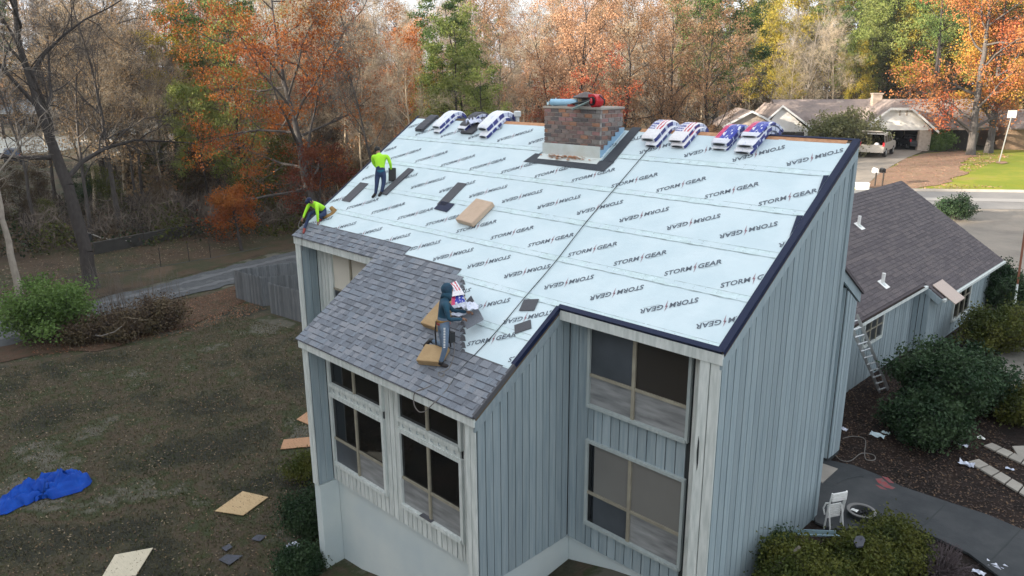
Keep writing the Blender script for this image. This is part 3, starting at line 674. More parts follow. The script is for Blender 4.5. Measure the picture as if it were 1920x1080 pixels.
def side_window(parent, x, y0, y1, z0, z1, nv, gm=m_screen):
    mb = MB(); c = .07
    mb.box((x-.01, y0-c, z0-c), (x+.05, y0, z1+c)).box((x-.01, y1, z0-c), (x+.05, y1+c, z1+c)).box((x-.012, y0, z1), (x+.05, y1, z1+c)).box((x-.012, y0, z0-c), (x+.07, y1, z0))
    for i in range(1, nv): yy = y0+(y1-y0)*i/nv; mb.box((x-.014, yy-.03, z0), (x+.04, yy+.03, z1), 1)
    mb.box((x-.013, y0, (z0+z1)/2-.02), (x+.035, y1, (z0+z1)/2+.02), 1)
    o = hb('window', [m_trim, m_frame], mb)
    for i in range(nv): sub(MB().box((x-.01, y0+(y1-y0)*i/nv, z0), (x+.012, y0+(y1-y0)*(i+1)/nv, z1)).build('pane', gm), o)
side_window(wa, XW1, wy0, wy1, wz0, wz1, 3)
boards(wb, 'y', XW2-.03, YM, YE-.16, -4.95, -2.75, .21, m_side, [(19.0, 21.0, -4.4, -2.9)])
side_window(wb, XW2, 19.07, 20.93, -4.3, -2.97, 3, m_glass)
boards(wb, 'x', YM, XW1, XW2, -4.95, -2.6, .16, m_side)
hb('gutter', m_trim, MB().frame(wp(YA, VN, -.02), (0, YM-YA, 0), (.1, 0, 0), (0, 0, -.09)).frame(wp(YM, VF, -.02), (0, YE-YM, 0), (.1, 0, 0), (0, 0, -.09)))
hb('gable_board', m_side, MB().prism([wp(YM-.02, VN-.05, -.02), wp(YM-.02, VF+.05, -.02), wp(YM-.02, VF+.05, -.22), wp(YM-.02, VN-.05, -.22)], (0, -.03, 0)))
hb('gutter_debris', m_bed, MB().frame(wp(8.5, VN+.01, .0), (0, 7.5, 0), (.07, 0, 0), (0, 0, .02)))
q = hit(1776, 549, wp(0, 0, 1)-wp(0, 0), float((wp(0, 0, 1)-wp(0, 0))@wp(0, 0, .02)))
hb('gable_return_cap', mat('faded_pink_tin', (.45,.36,.31), .6), MB().frame(wp(q[1]-.45, (q[0]-XR_)*WK-.45, .05), (0, 1.0, 0), wp(0, .9)-wp(0, 0), (0, 0, .03)))
def vent(px, py, h, label):
    n = wp(0, 0, 1)-wp(0, 0); q = hit(px, py, n, float(n@wp(0, 0, .0))); v = (q[0]-XR_)*WK; y = q[1]
    mb = MB().frame(wp(y-.16, v-.16, .02), (0, .32, 0), wp(0, .36)-wp(0, 0), n*.008); mb.tube([wp(y, v, -.02), wp(y, v, .0)+np.array([0, 0, h])], .055, 10); mb.lathe([(.11, 0), (.06, .08)], wp(y, v, .0)-[0, 0, .02], 12, 1)
    hb('roof_vent_pipe', [m_white, m_metalsh], mb)
vent(1610, 424, .36, ''); vent(1655, 533, .36, '')
# ---- chimney
CX0, CX1, CY0, CY1, CZ = 6.18, 7.93, 3.58, 4.42, 3.50
bx = MB().box((CX0+.012, CY0+.012, 1.9), (CX1-.012, CY1-.012, CZ)); chim = hb('chimney', m_mortar, bx)
sub(MB().box((CX0-.03, CY0-.03, CZ+.001), (CX1+.03, CY1+.03, CZ+.05)).build('chimney_crown', m_curb, bevel=.01), chim)
BH, BL, JT = .080, .232, .018; nz_ = 16; other = MB()
for j in range(nz_):
    z1 = CZ-.004-j*(BH+JT); z0 = z1-BH; off = (j % 2)*BL/2
    if z1 < 2.05: break
    def bk(a, b, face):
        e = .012+random.uniform(-.002, .003)
        mi = random.choices(range(7), (4, 3, 4, 3, 2, 2.5 if j < 7 else .5, 3))[0]
        if face == 'f': bb = ((a, CY0-e+.012, z0), (b, CY0+.06, z1))
        elif face == 'r': bb = ((CX1-.06, a, z0), (CX1+e-.012, b, z1))
        elif face == 'b': bb = ((a, CY1-.06, z0), (b, CY1+e-.012, z1))
        else: bb = ((CX0-e+.012, a, z0), (CX0+.06, b, z1))
        if face in 'fr' : sub(MB().box(*bb).build('brick', m_brick[mi]), chim)
        else: other.box(*bb, m=mi)
    for face, a0, a1 in (('f', CX0, CX1), ('r', CY0+.065, CY1), ('b', CX0, CX1-.065), ('l', CY0+.065, CY1-.065)):
        if face == 'f' and z1 < S*CY0: continue
        a = a0
        first = True
        while a < a1-.02:
            b = min(a1, a+(BL/2 if first and off else BL)); first = False
            bk(a, b-JT if b < a1 else b, face); a = b
o = sub(other.build('brickwork_back', m_brick), chim); o['kind'] = 'stuff'
ap = MB().box((CX0-.03, CY0-.035, S*CY0-.05), (CX1+.02, CY0-.012, S*CY0+.28)); ap.frame(rp(CX0-.05, CY0*K-.22, .02), (CX1-CX0+.12, 0, 0), rp(0, .22), rp(0, 0, .008))
sub(ap.build('apron_flashing', m_metalsh), chim)
for i in range(6):
    y = CY0-.02+i*.14
    sub(MB().prism([(CX1+.012, y, S*y-.04), (CX1+.012, y+.2, S*(y+.2)-.04), (CX1+.012, y+.2, S*y+.22), (CX1+.012, y, S*y+.22)], (.006+.001*i, 0, 0)).build('step_flashing', m_blueflash), chim)
m_tar = mat('ice_shield_black', (.035,.042,.055), .75, .2, 6, (.05,.058,.07), bump=.2)
th = rp(0, 0, .006)
sub(MB().prism([rp(5.78, 3.93, .02), rp(8.34, 3.88, .02), rp(8.42, 4.22, .02), rp(5.92, 4.27, .02)], th).prism([rp(8.08, 4.23, .021), rp(8.40, 4.23, .021), rp(8.38, RV, .021), rp(8.12, RV, .021)], th).build('membrane_strip', m_tar), chim)
sub(MB().prism([rp(8.0, 4.2, .02), rp(8.05, 4.2, .05), rp(8.03, RV-.15, .05), rp(7.98, RV-.15, .02)], (.012, 0, 0)).prism([rp(6.0, 4.25, .02), rp(6.14, 4.55, .02), rp(6.16, 4.55, .12), rp(6.1, 4.3, .05)], (.02, 0, 0)).build('loose_flap', m_under), chim)
lv = MB()
for i in range(90):
    q = rp(random.uniform(6.5, 7.3) if i < 60 else random.uniform(6.1, 7.9), CY0*K-.05-abs(random.gauss(0, .06)), .04+random.random()*.03); t = random.random()*3; r = .035
    lv.add([q+[r*math.cos(t), r*math.sin(t), 0], q+[-r*math.sin(t), r*math.cos(t), .01], q-[r*math.cos(t), r*math.sin(t), 0], q+[r*math.sin(t), -r*math.cos(t), -.005]], [(0, 1, 2, 3)], i % 2)
o = lv.build('fallen_leaves', [mat('fallen_orange', (.5,.2,.08), .9), mat('fallen_pink', (.5,.3,.2), .9)]); o['kind'] = 'stuff'; tag(o, 'orange leaves caught at the foot of the brick chimney', 'leaves')

# ---------------------------------------------------------------- trees
def unit(v): v = np.array(v, float); return v/(np.linalg.norm(v)+1e-9)
def tubes(S_, sides):
    """array of segments (p0,p1,r0,r1) -> vertices, faces"""
    P0 = np.array([s[0] for s in S_]); P1 = np.array([s[1] for s in S_]); R0 = np.array([s[2] for s in S_]); R1 = np.array([s[3] for s in S_])
    D = P1-P0; D /= np.linalg.norm(D, axis=1, keepdims=True)+1e-9
    A = np.cross(D, [0.3, 0.1, 1.]); A /= np.linalg.norm(A, axis=1, keepdims=True)+1e-9; Bq = np.cross(D, A)
    n = len(P0); V = np.zeros((n, 2*sides, 3))
    for k in range(sides):
        t = 2*math.pi*k/sides; o = A*math.cos(t)+Bq*math.sin(t)
        V[:, k] = P0+o*R0[:, None]; V[:, sides+k] = P1+o*R1[:, None]
    base = np.arange(n)*2*sides; F = []
    for k in range(sides):
        k2 = (k+1) % sides; F.append(np.stack([base+k, base+k2, base+sides+k2, base+sides+k], 1))
    return V.reshape(-1, 3), np.concatenate(F)
def npmesh(name, V, F, m, smooth=False):
    me = bpy.data.meshes.new(name); V = np.asarray(V, np.float32); F = np.asarray(F, np.int32); k = F.shape[1]
    me.vertices.add(len(V)); me.vertices.foreach_set('co', V.ravel()); me.loops.add(F.size); me.loops.foreach_set('vertex_index', F.ravel())
    me.polygons.add(len(F)); me.polygons.foreach_set('loop_start', np.arange(len(F), dtype=np.int32)*k); me.polygons.foreach_set('loop_total', np.full(len(F), k, np.int32))
    if smooth: me.polygons.foreach_set('use_smooth', np.ones(len(F), dtype=bool))
    me.materials.append(m); me.update(calc_edges=True); return me
class Tree:
    def __init__(s, seed): s.r = np.random.default_rng(seed); s.seg = [[], [], []]; s.term = []; s.tdir = []
    def limb(s, p, d, ln, rad, lvl, nseg, wander, up_, kids, par):
        """one branch; kids(level) -> (count, length ratio, angle range, start fraction)"""
        pts = [np.array(p, float)]; q = np.array(p, float); dd = unit(d)
        for i in range(nseg):
            dd = unit(dd+s.r.normal(0, wander, 3)+np.array([0, 0, up_])); q2 = q+dd*ln/nseg
            r0 = rad*(1-.8*i/nseg); r1 = rad*(1-.8*(i+1)/nseg)
            s.seg[0 if lvl == 0 else 1 if lvl < 3 else 2].append((q, q2, r0, r1)); q = q2; pts.append(q)
        s.spawn(pts, ln, rad, lvl, kids, par)
    def spawn(s, pts, ln, rad, lvl, kids, par):
        if lvl >= len(kids): s.term.append(pts[-1]); s.term.append((pts[-1]+pts[-2])/2); s.tdir += [unit(pts[-1]-pts[-2])]*2; return
        n, ratio, (a0, a1), st = kids[lvl]
        for i in range(n):
            t = st+(1-st)*(i+s.r.random()*.9)/n; t = min(t, .99); f = t*(len(pts)-1); k = int(f); base = pts[k]+(pts[k+1]-pts[k])*(f-k)
            axis = unit(pts[min(k+1, len(pts)-1)]-pts[k]); az = s.r.random()*6.283 if lvl else i*2.4+s.r.random()
            a = unit(np.cross(axis, [.1, .2, 1.] if abs(axis[2]) < .9 else [1, 0, 0])); b = np.cross(axis, a); an = math.radians(s.r.uniform(a0, a1))
            dd = axis*math.cos(an)+(a*math.cos(az)+b*math.sin(az))*math.sin(an)
            L_ = ln*ratio*(1-par.get('taper', .5)*(t-st) if lvl == 0 else 1-.4*t)*s.r.uniform(.75, 1.2)
            s.limb(base, dd, L_, max(rad*(1-.75*t)*par.get('rr', .5), .004), lvl+1, max(2, 5-lvl), par.get('wander', .16), par.get('up', .05), kids, par)
    def trunk_mesh(s, m, name='trunk'):
        Vs, Fs, o = [], [], 0
        for L_, sd in ((s.seg[0], 8), (s.seg[1], 5), (s.seg[2], 3)):
            if not L_: continue
            V, F = tubes(L_, sd); Vs.append(V); Fs.append(F+o); o += len(V)
        return npmesh(name, np.concatenate(Vs), np.concatenate(Fs), m)
    def leaves(s, m, per, sig, size, name='crown', drop=0., flat=.6, keep=None, thin=.35):
        T = np.array(s.term)
        if keep is not None: T = T[keep(T)]
        if drop: T = T[s.r.random(len(T)) > drop]
        n = len(T)*per; c = np.repeat(T, per, 0)+s.r.normal(0, sig, (n, 3))*[1, 1, flat]
        a = s.r.normal(0, 1, (n, 3)); a /= np.linalg.norm(a, axis=1, keepdims=True); b = s.r.normal(0, 1, (n, 3)); b = np.cross(a, b); b /= np.linalg.norm(b, axis=1, keepdims=True)
        sz = size*s.r.uniform(.6, 1.3, (n, 1)); V = np.stack([c-a*sz*.5, c+b*sz*thin, c+a*sz*.5, c-b*sz*thin], 1).reshape(-1, 3)
        return npmesh(name, V, np.arange(n*4).reshape(-1, 4), m)
def twigs_(s, m, per, ln, name='crown', wd=.010):
    T = np.repeat(np.array(s.term), per, 0); D = np.repeat(np.array(s.tdir), per, 0)+s.r.normal(0, .38, (len(T), 3))+[0, 0, .12]; D /= np.linalg.norm(D, axis=1, keepdims=True)
    n = len(T); L_ = ln*s.r.uniform(.4, 1.1, (n, 1)); c = T+s.r.normal(0, .06, (n, 3)); b = np.cross(D, s.r.normal(0, 1, (n, 3))); b /= np.linalg.norm(b, axis=1, keepdims=True); bend = np.cross(D, b)*L_*s.r.normal(0, .12, (n, 1))
    m1 = c+D*L_*.5+bend; e = c+D*L_
    V = np.stack([c-b*wd, c+b*wd, m1+b*wd*.8, m1-b*wd*.8, m1-b*wd*.8, m1+b*wd*.8, e+b*wd*.3, e-b*wd*.3], 1).reshape(-1, 3)
    return npmesh(name, V, np.arange(n*8).reshape(-1, 4), m)
Tree.twigs = twigs_
def proto(seed, h, rad, kids, bark, leaf=None, per=4, sig=.35, size=.16, path=None, **par):
    if kids is LEAFY or kids is TALL: par.setdefault('taper', .12); par.setdefault('up', .08)
    t = Tree(seed)
    if path is None:
        p = np.zeros(3); d = np.array([t.r.normal(0, .03), t.r.normal(0, .03), 1.]); pts = [p]; N = 10
        for i in range(N): d = unit(d+t.r.normal(0, par.get('tw', .06), 3)*[1, 1, .3]+[0, 0, .05]); p = p+d*h/N; pts.append(p)
    else: pts = [np.array(q, float) for q in path]; N = len(pts)-1
    for i in range(N): t.seg[0].append((pts[i], pts[i+1], rad*(1-.85*i/N)*(1.25 if i == 0 else 1), rad*(1-.85*(i+1)/N)))
    t.spawn(pts, h, rad, 0, kids, par)
    tm = t.trunk_mesh(bark); lm = t.leaves(leaf, per, sig, size, flat=par.get('flat', .6), drop=par.get('drop', 0)) if leaf else t.twigs(par.get('tm', bark), par.get('tper', 1), par.get('tl', 1.1))
    return tm, lm
BARE = [(15, .34, (25, 65), .32), (7, .48, (25, 60), .2), (6, .5, (20, 60), .2), (5, .55, (15, 60), .1)]
BARE2 = [(10, .42, (20, 50), .4), (6, .5, (25, 60), .2), (6, .5, (20, 60), .2), (6, .55, (15, 60), .1)]
LEAFY = [(17, .27, (28, 72), .28), (7, .5, (25, 65), .25), (5, .55, (25, 60), .2)]
TALL = [(15, .24, (35, 80), .42), (6, .5, (25, 65), .25), (5, .55, (25, 60), .2)]
PINE = [(26, .17, (65, 95), .45), (6, .5, (25, 65), .3), (4, .5, (20, 55), .3)]
BUSHY = [(26, .26, (45, 95), .08), (6, .5, (25, 65), .25), (4, .55, (25, 60), .2)]
PR = {
 'bare_a': proto(1, 22, .26, BARE, m_bark, wander=.2, up=.06), 'bare_b': proto(2, 20, .22, BARE2, m_bark, wander=.24, up=.08), 'bare_c': proto(3, 21, .2, BARE, m_twigpale, tm=m_twigpale, wander=.22, up=.03),
 'pale': proto(4, 22, .22, BARE2, m_barkpale, wander=.22, up=.07, rr=.55),
 'tan': proto(5, 19, .2, LEAFY, m_bark, L_tan, 5, .45, .15, wander=.2), 'tan_b': proto(15, 21, .2, TALL, m_barkpale, L_tan, 4, .5, .14, wander=.2),
 'russet': proto(6, 20, .24, LEAFY, m_barkdark, L_russet, 6, .32, .19, wander=.2, rr=.58), 'russet_b': proto(16, 17, .2, BUSHY, m_bark, L_russet, 5, .4, .15, wander=.2),
 'peach': proto(7, 22, .25, LEAFY, m_barkdark, L_peach, 8, .33, .2, wander=.2, rr=.58), 'orange': proto(8, 20, .24, LEAFY, m_barkdark, L_orange, 8, .33, .2, wander=.2, rr=.58), 'red': proto(18, 18, .22, LEAFY, m_barkdark, L_red, 7, .33, .19, wander=.2, rr=.58),
 'yellow': proto(9, 21, .22, LEAFY, m_barkdark, L_yellow, 12, .42, .26, wander=.2), 'ylwgreen': proto(19, 22, .22, LEAFY, m_barkdark, L_ylwgreen, 14, .45, .27, wander=.2),
 'pine': proto(10, 24, .25, PINE, m_barkdark, L_pine, 16, .28, .2, wander=.12, up=.03), 'pine_b': proto(11, 22, .24, [(20, .2, (60, 95), .6), (6, .5, (25, 65), .3), (4, .5, (20, 55), .3)], m_bark, L_pine, 18, .3, .2, wander=.14),
 'pine_y': proto(12, 17, .18, BUSHY, m_barkdark, L_ylwgreen, 8, .34, .2, wander=.12, up=.05),
 'brush': proto(13, 7, .07, BUSHY, m_barkdark, L_brownbush, 5, .35, .14, wander=.3), 'brush_b': proto(14, 6, .07, BUSHY, m_bark, L_olive, 4, .35, .14, wander=.3), 'brush_g': proto(24, 6, .07, BUSHY, m_bark, L_dkgreen, 7, .35, .14, wander=.3),
}
KIND = {'bare_a': 'tall leafless grey tree with fine twigs', 'bare_b': 'leafless grey tree forking into steep limbs', 'bare_c': 'sunlit leafless tree with pale tan twigs', 'pale': 'pale barked leafless tree with forked trunk', 'tan': 'tree with thin dry tan leaves', 'tan_b': 'tall tree with a tan tuft of leaves high up', 'russet': 'russet brown leaved oak', 'russet_b': 'low russet leaved tree bushy to the ground',
 'peach': 'peach orange leaved oak', 'orange': 'bright orange leaved tree', 'red': 'dull red leaved tree', 'yellow': 'yellow leaved tree', 'ylwgreen': 'yellow green leaved tree', 'pine': 'dark green pine with bare lower trunk', 'pine_b': 'green pine with tufts only at the top', 'pine_y': 'yellow green young pine', 'brush': 'brown scrubby undergrowth bush', 'brush_b': 'olive undergrowth bush', 'brush_g': 'dark green undergrowth bush'}
NAME = {'pine': 'pine_tree', 'pine_b': 'pine_tree', 'pine_y': 'pine_tree', 'brush': 'brush_bush', 'brush_b': 'brush_bush', 'brush_g': 'brush_bush'}
def landmark(px):
    for x, s in ((30, 'at the left edge'), (70, 'by the blue roof'), (120, 'by the leaning trunk'), (170, 'right of the leaning trunk'), (220, 'above the white car'), (270, 'above the dark house'), (330, 'right of the dark house'), (390, 'left of the maple'), (440, 'by the maple edge'), (500, 'behind the maple crown'), (560, 'behind the maple trunk'), (620, 'right of the maple'), (680, 'above the crouching worker'), (730, 'behind the standing worker'), (780, 'behind the ridge end'), (830, 'behind the slim pack'), (880, 'behind the opened pack'), (930, 'behind the thick pack'), (980, 'behind the vent pipe'), (1030, 'left of the chimney'), (1090, 'behind the chimney cap'), (1150, 'behind the hose reel'), (1200, 'right of the chimney'), (1250, 'behind the first flag pack'), (1310, 'behind the torn flag pack'), (1360, 'behind the red blue pack'), (1420, 'behind the brick gable'), (1480, 'behind the white porch gable'), (1540, 'behind the tan bush'), (1600, 'left of the far chimney'), (1650, 'behind the far chimney'), (1700, 'behind the garage peak'), (1760, 'right of the garage peak'), (1810, 'left of the red tree'), (1860, 'behind the red tree')):
        if px < x: return s
    return 'behind the street sign' if px < 1910 else 'at the right edge'
def trunk_parts(me_pair, name, label, cat, loc, rz=0., sc_=1., group=None, szf=None):
    t = empty(name, loc, rz, label, cat, group); s3 = (sc_, sc_, sc_*(szf or 1))
    t.scale = s3
    inst(me_pair[0], 'trunk', t)
    if me_pair[1]: inst(me_pair[1], 'crown', t)
    return t
def wood_tree(kind, px, D, h, row=None, jit=0.):
    """a tree on the bearing of photo column px, D metres from the camera, h metres high"""
    v = fw+r_*(px-960)/FPX; v = unit([v[0], v[1], 0]); x, y = CAM[0]+v[0]*D, CAM[1]+v[1]*D
    me = PR[kind]; H0 = {'brush': 7, 'brush_b': 6, 'brush_g': 6}.get(kind) or {'bare_a': 22, 'bare_b': 20, 'bare_c': 21, 'pale': 22, 'tan': 19, 'tan_b': 21, 'russet': 20, 'russet_b': 17, 'peach': 22, 'orange': 20, 'red': 18, 'yellow': 21, 'ylwgreen': 22, 'pine': 24, 'pine_b': 22, 'pine_y': 17}[kind]
    s = h/H0; rw = 'front' if D < 75 else 'middle' if D < 105 else 'far back' if D < 150 else 'farthest'
    lab = '%s %s%s' % (KIND[kind], landmark(px), {'front': ', front row', 'middle': ', second row', 'far back': ', far back', 'farthest': ', against the sky'}[rw])
    br = kind.startswith('brush')
    REG.append([None, px, lab])
    REG[-1][0] = t_ = trunk_parts(me, NAME.get(kind, 'tree'), lab, 'bush' if br else 'tree', (x, y, float(gz(x, y))-.1), random.random()*6.28, s*random.uniform(.92, 1.08), 'bushes of the undergrowth' if br else 'trees of the wood')
    return t_
REG = []
# far rows: closes the horizon
R_ = random.Random(5)
def zone(px):
    if px < 330: return ['bare_a', 'bare_b', 'bare_a', 'russet', 'tan', 'bare_c']
    if px < 650: return ['russet', 'bare_a', 'tan', 'bare_c', 'yellow', 'peach']
    if px < 1000: return ['bare_c', 'tan', 'russet', 'bare_c', 'peach', 'tan_b']
    if px < 1330: return ['peach', 'russet', 'tan', 'bare_c', 'russet', 'peach']
    if px < 1540: return ['tan', 'bare_c', 'ylwgreen', 'yellow', 'tan_b', 'pine']
    if px < 1760: return ['ylwgreen', 'yellow', 'pine', 'ylwgreen', 'yellow']
    return ['orange', 'yellow', 'pine', 'peach', 'tan', 'ylwgreen']
px = -120
while px < 2060:
    wood_tree(R_.choice(zone(px)+['pine', 'tan', 'bare_c']), px, R_.uniform(175, 230), R_.uniform(23, 29)); px += R_.uniform(26, 40)
px = -120
while px < 2060:
    D = R_.uniform(205, 240) if px < 330 else R_.uniform(128, 160) if px < 1330 else R_.uniform(140, 170)
    wood_tree(R_.choice(zone(px)), px, D, R_.uniform(19, 25)); px += R_.uniform(28, 44)
px = 130
while px < 2060:
    D = R_.uniform(150, 170) if px < 300 else R_.uniform(98, 122) if px < 1330 else R_.uniform(134, 150)
    wood_tree(R_.choice(zone(px)), px, D, R_.uniform(15, 20)); px += R_.uniform(36, 58)
px = 230
while px < 1330:
    wood_tree(R_.choice(zone(px)), px, R_.uniform(74, 94), R_.uniform(12, 16)); px += R_.uniform(48, 76)
for px in range(240, 1370, 30):
    wood_tree(R_.choice(['brush', 'brush', 'brush_b', 'brush']), px+R_.uniform(-12, 12), R_.uniform(66, 98), R_.uniform(4, 7))
for px in range(520, 1340, 42): wood_tree(R_.choice(['brush', 'russet_b', 'tan']), px+R_.uniform(-12, 12), R_.uniform(64, 84), R_.uniform(6, 9))
for px in range(1340, 1780, 30): wood_tree(R_.choice(['brush', 'brush_b', 'russet_b']), px+R_.uniform(-12, 12), R_.uniform(138, 150), R_.uniform(7, 10))
for px in range(-40, 260, 34): wood_tree(R_.choice(['brush', 'brush_b', 'brush_g']), px+R_.uniform(-12, 12), R_.uniform(66, 84), R_.uniform(3, 5))
# chosen trees
for k, px, D, h in (('pine_y', 872, 66, 15.5), ('pine_y', 905, 64, 12.5), ('pine_y', 943, 58, 8.8), ('pine_y', 848, 69, 13), ('pine', 885, 72, 17), ('peach', 1082, 66, 18), ('red', 1120, 64, 12), ('peach', 1040, 70, 15.5), ('russet', 1150, 72, 16),
                    ('orange', 760, 74, 14.5), ('yellow', 800, 78, 11), ('russet', 1250, 74, 15), ('russet', 1310, 76, 14), ('red', 1000, 66, 9),
                    ('pine', 1312, 92, 19.5), ('pine_b', 1348, 96, 19), ('ylwgreen', 1590, 136, 20), ('ylwgreen', 1640, 138, 22), ('ylwgreen', 1700, 133, 21), ('yellow', 1725, 137, 17), ('pine', 1620, 142, 24), ('yellow', 1668, 135, 17), ('pine', 1600, 150, 23), ('pine_b', 1740, 140, 25), ('pale', 1480, 128, 18), ('bare_c', 1520, 118, 15), ('bare_c', 1455, 112, 14), ('yellow', 1445, 120, 11), ('yellow', 1560, 132, 11),
                    ('yellow', 1905, 112, 16), ('orange', 1885, 118, 22), ('pine_b', 430, 82, 19), ('pine_y', 470, 76, 17), ('ylwgreen', 410, 76, 11), ('russet', 270, 92, 16), ('bare_a', 290, 80, 15), ('bare_b', 730, 62, 15), ('bare_c', 700, 66, 14), ('bare_c', 780, 60, 12)):
    wood_tree(k, px, D, h)
for i in range(22):
    px = R_.uniform(60, 700); wood_tree(R_.choice(['bare_a', 'bare_b', 'bare_c', 'tan', 'bare_a']), px, R_.uniform(58, 100) if px < 300 else R_.uniform(76, 100), R_.uniform(11, 19))
for i in range(16): wood_tree(R_.choice(['bare_c', 'bare_a', 'pale', 'tan_b']), R_.uniform(640, 1300) if i % 2 else R_.uniform(1340, 1600), R_.uniform(86, 100) if i % 2 else R_.uniform(138, 150), R_.uniform(14, 19))
from collections import defaultdict
gd = defaultdict(list)
for t_, px_, lab in REG: gd[lab].append((px_, t_))
for lab, L_ in gd.items():
    if len(L_) > 1:
        L_.sort(key=lambda q: q[0]); nm_ = {2: ['left', 'right'], 3: ['left', 'middle', 'right']}.get(len(L_)) or ['leftmost', 'second', 'third', 'fourth', 'fifth', 'sixth', 'seventh', 'eighth'][:len(L_)]
        for (q, t_), s_ in zip(L_, nm_): t_['label'] = lab+', '+s_+' one'
for t_, px_, lab in REG:
    if len(t_['label'].split()) > 16: t_['label'] = t_['label'].replace('with fine twigs ', '').replace('forking into steep limbs ', 'with steep limbs ').replace('bushy to the ground ', '').replace('with bare lower trunk ', '').replace(' high up', '').replace('with forked trunk ', '').replace('with tufts only at the top ', '')
# far wood and scrub that read as one mass
def mass(name, n, D0, D1, h0, h1, size, cols, label, px0=-180, px1=2100, thin=.35, env=None, fl=1.):
    r = np.random.default_rng(len(label)); px = r.uniform(px0, px1, n); D = r.uniform(D0, D1, n)
    v = fw[None]+r_[None]*((px-960)/FPX)[:, None]; v[:, 2] = 0; v /= np.linalg.norm(v, axis=1, keepdims=True)
    x = CAM[0]+v[:, 0]*D; y = CAM[1]+v[:, 1]*D; top = h0+(h1-h0)*(.5+.25*np.sin(px*.021+D*.3)+.25*np.sin(px*.057+D*.11))
    z = gz(x, y)+top*r.uniform(0, 1, n)**.8; c = np.stack([x, y, z], 1)
    a = r.normal(0, 1, (n, 3)); a[:, 2] *= fl; a /= np.linalg.norm(a, axis=1, keepdims=True); b = np.cross(a, r.normal(0, 1, (n, 3))); b /= np.linalg.norm(b, axis=1, keepdims=True); sz = size*r.uniform(.5, 1.4, (n, 1))
    V = np.stack([c-a*sz*.5, c+b*sz*thin, c+a*sz*.5, c-b*sz*thin], 1).reshape(-1, 3); me = npmesh(name, V, np.arange(n*4).reshape(-1, 4), cols[0])
    for m in cols[1:]: me.materials.append(m)
    mi = (np.clip((np.sin(px*.03+D*.07)+1)/2+r.normal(0, .22, n), 0, .999)*len(cols)).astype(np.int32); me.polygons.foreach_set('material_index', mi)
    o = bpy.data.objects.new(name, me); C.objects.link(o); return tag(o, label, 'wood', kind='stuff')
m_tw2 = mat('scrub_twigs', (.15,.12,.095), .95); m_tw3 = mat('scrub_twigs_pale', (.26,.21,.155), .95)
mass('far_wood', 70000, 170, 240, 9, 15, .85, [L_brownbush, L_russet, L_tan, L_brownbush, L_olive], 'far wood closing the horizon behind all the nearer trees', 330, 2100, thin=.3)
mass('far_wood', 30000, 240, 262, 9, 14, .95, [L_brownbush, L_russet, L_brownbush], 'far wood behind the distant houses on the left', -180, 335, thin=.3)
mass('undergrowth', 22000, 84, 150, 2.5, 6, 1.5, [m_tw3, m_tw2, m_tw3], 'pale twiggy undergrowth between the trunks of the wood', 330, 1340, thin=.02, fl=2.)
mass('undergrowth', 45000, 78, 135, 1.5, 4.5, .35, [L_brownbush, L_russet, L_brownbush, L_tan], 'dry leafy undergrowth between the trunks of the wood', 260, 1340)
mass('undergrowth', 26000, 142, 165, 2, 6, .5, [L_brownbush, L_russet, L_ylwgreen, L_tan], 'leafy undergrowth behind the white neighbour house', 1330, 2080)
mass('undergrowth', 16000, 62, 78, 1, 3.2, 1.1, [m_tw2, m_barkdark, m_tw2], 'dark twiggy scrub along the far side of the lane', 60, 760, thin=.022, fl=2.)
mass('undergrowth', 26000, 60, 80, .3, 2.4, .2, [L_brownbush, L_dkgreen, L_brownbush, L_olive], 'dark leafy scrub along the far side of the lane', -60, 760)
# named single trees with their own trunks
def cam_pt(px, py, dep): return CAM+(fw+r_*(px-960)/FPX-u_*(py-540)/FPX)*dep
def own_tree(seed, base, pix, rad, kids, bark, leaf, label, per=6, sig=.35, size=.15, extra=0., name='tree', **par):
    """trunk runs through the given photo points, in the upright plane of its base"""
    b = gp(*base); dep = float((b-CAM)@fw); pts = [b]+[cam_pt(x, y, dep+extra*i) for i, (x, y) in enumerate(pix)]
    pts = [p-b for p in pts]
    fine = [pts[0]]
    for p, q in zip(pts, pts[1:]):
        n = 3
        for i in range(1, n+1): fine.append(p+(q-p)*i/n+rng.normal(0, .03, 3))
    h = sum(np.linalg.norm(q-p) for p, q in zip(pts, pts[1:]))
    pr = proto(seed, h, rad, kids, bark, leaf, per, sig, size, path=fine, **par)
    return trunk_parts(pr, name, label, 'tree', b-[0, 0, .1])
own_tree(31, (172, 540), [(160, 470), (128, 345), (92, 250), (62, 165), (35, 80), (20, -40), (10, -160)], .43, [(12, .42, (25, 70), .25), (7, .48, (25, 60), .2), (6, .5, (20, 60), .2), (5, .55, (15, 60), .1)], m_barkdark, None, 'large dark leaning bare tree beside the lane, thickest trunk on the left', wander=.22, up=.05, taper=.3)
own_tree(32, (46, 628), [(30, 520), (14, 450), (0, 385), (-16, 300), (-30, 180), (-35, 40)], .20, [(9, .3, (25, 70), .45), (6, .5, (25, 60), .2), (5, .5, (20, 60), .2)], m_barkpale, None, 'slim pale grey bare trunk at the left edge beside the lane', wander=.22)
own_tree(33, (215, 395), [(190, 300), (160, 235), (150, 180), (190, 110), (205, 60), (215, -20)], .38, [(13, .36, (25, 75), .25), (7, .5, (25, 60), .2), (6, .5, (20, 60), .2), (5, .55, (15, 60), .1)], m_barkdark, None, 'dark forked bare tree right of the leaning trunk', wander=.24, up=.06, taper=.3)
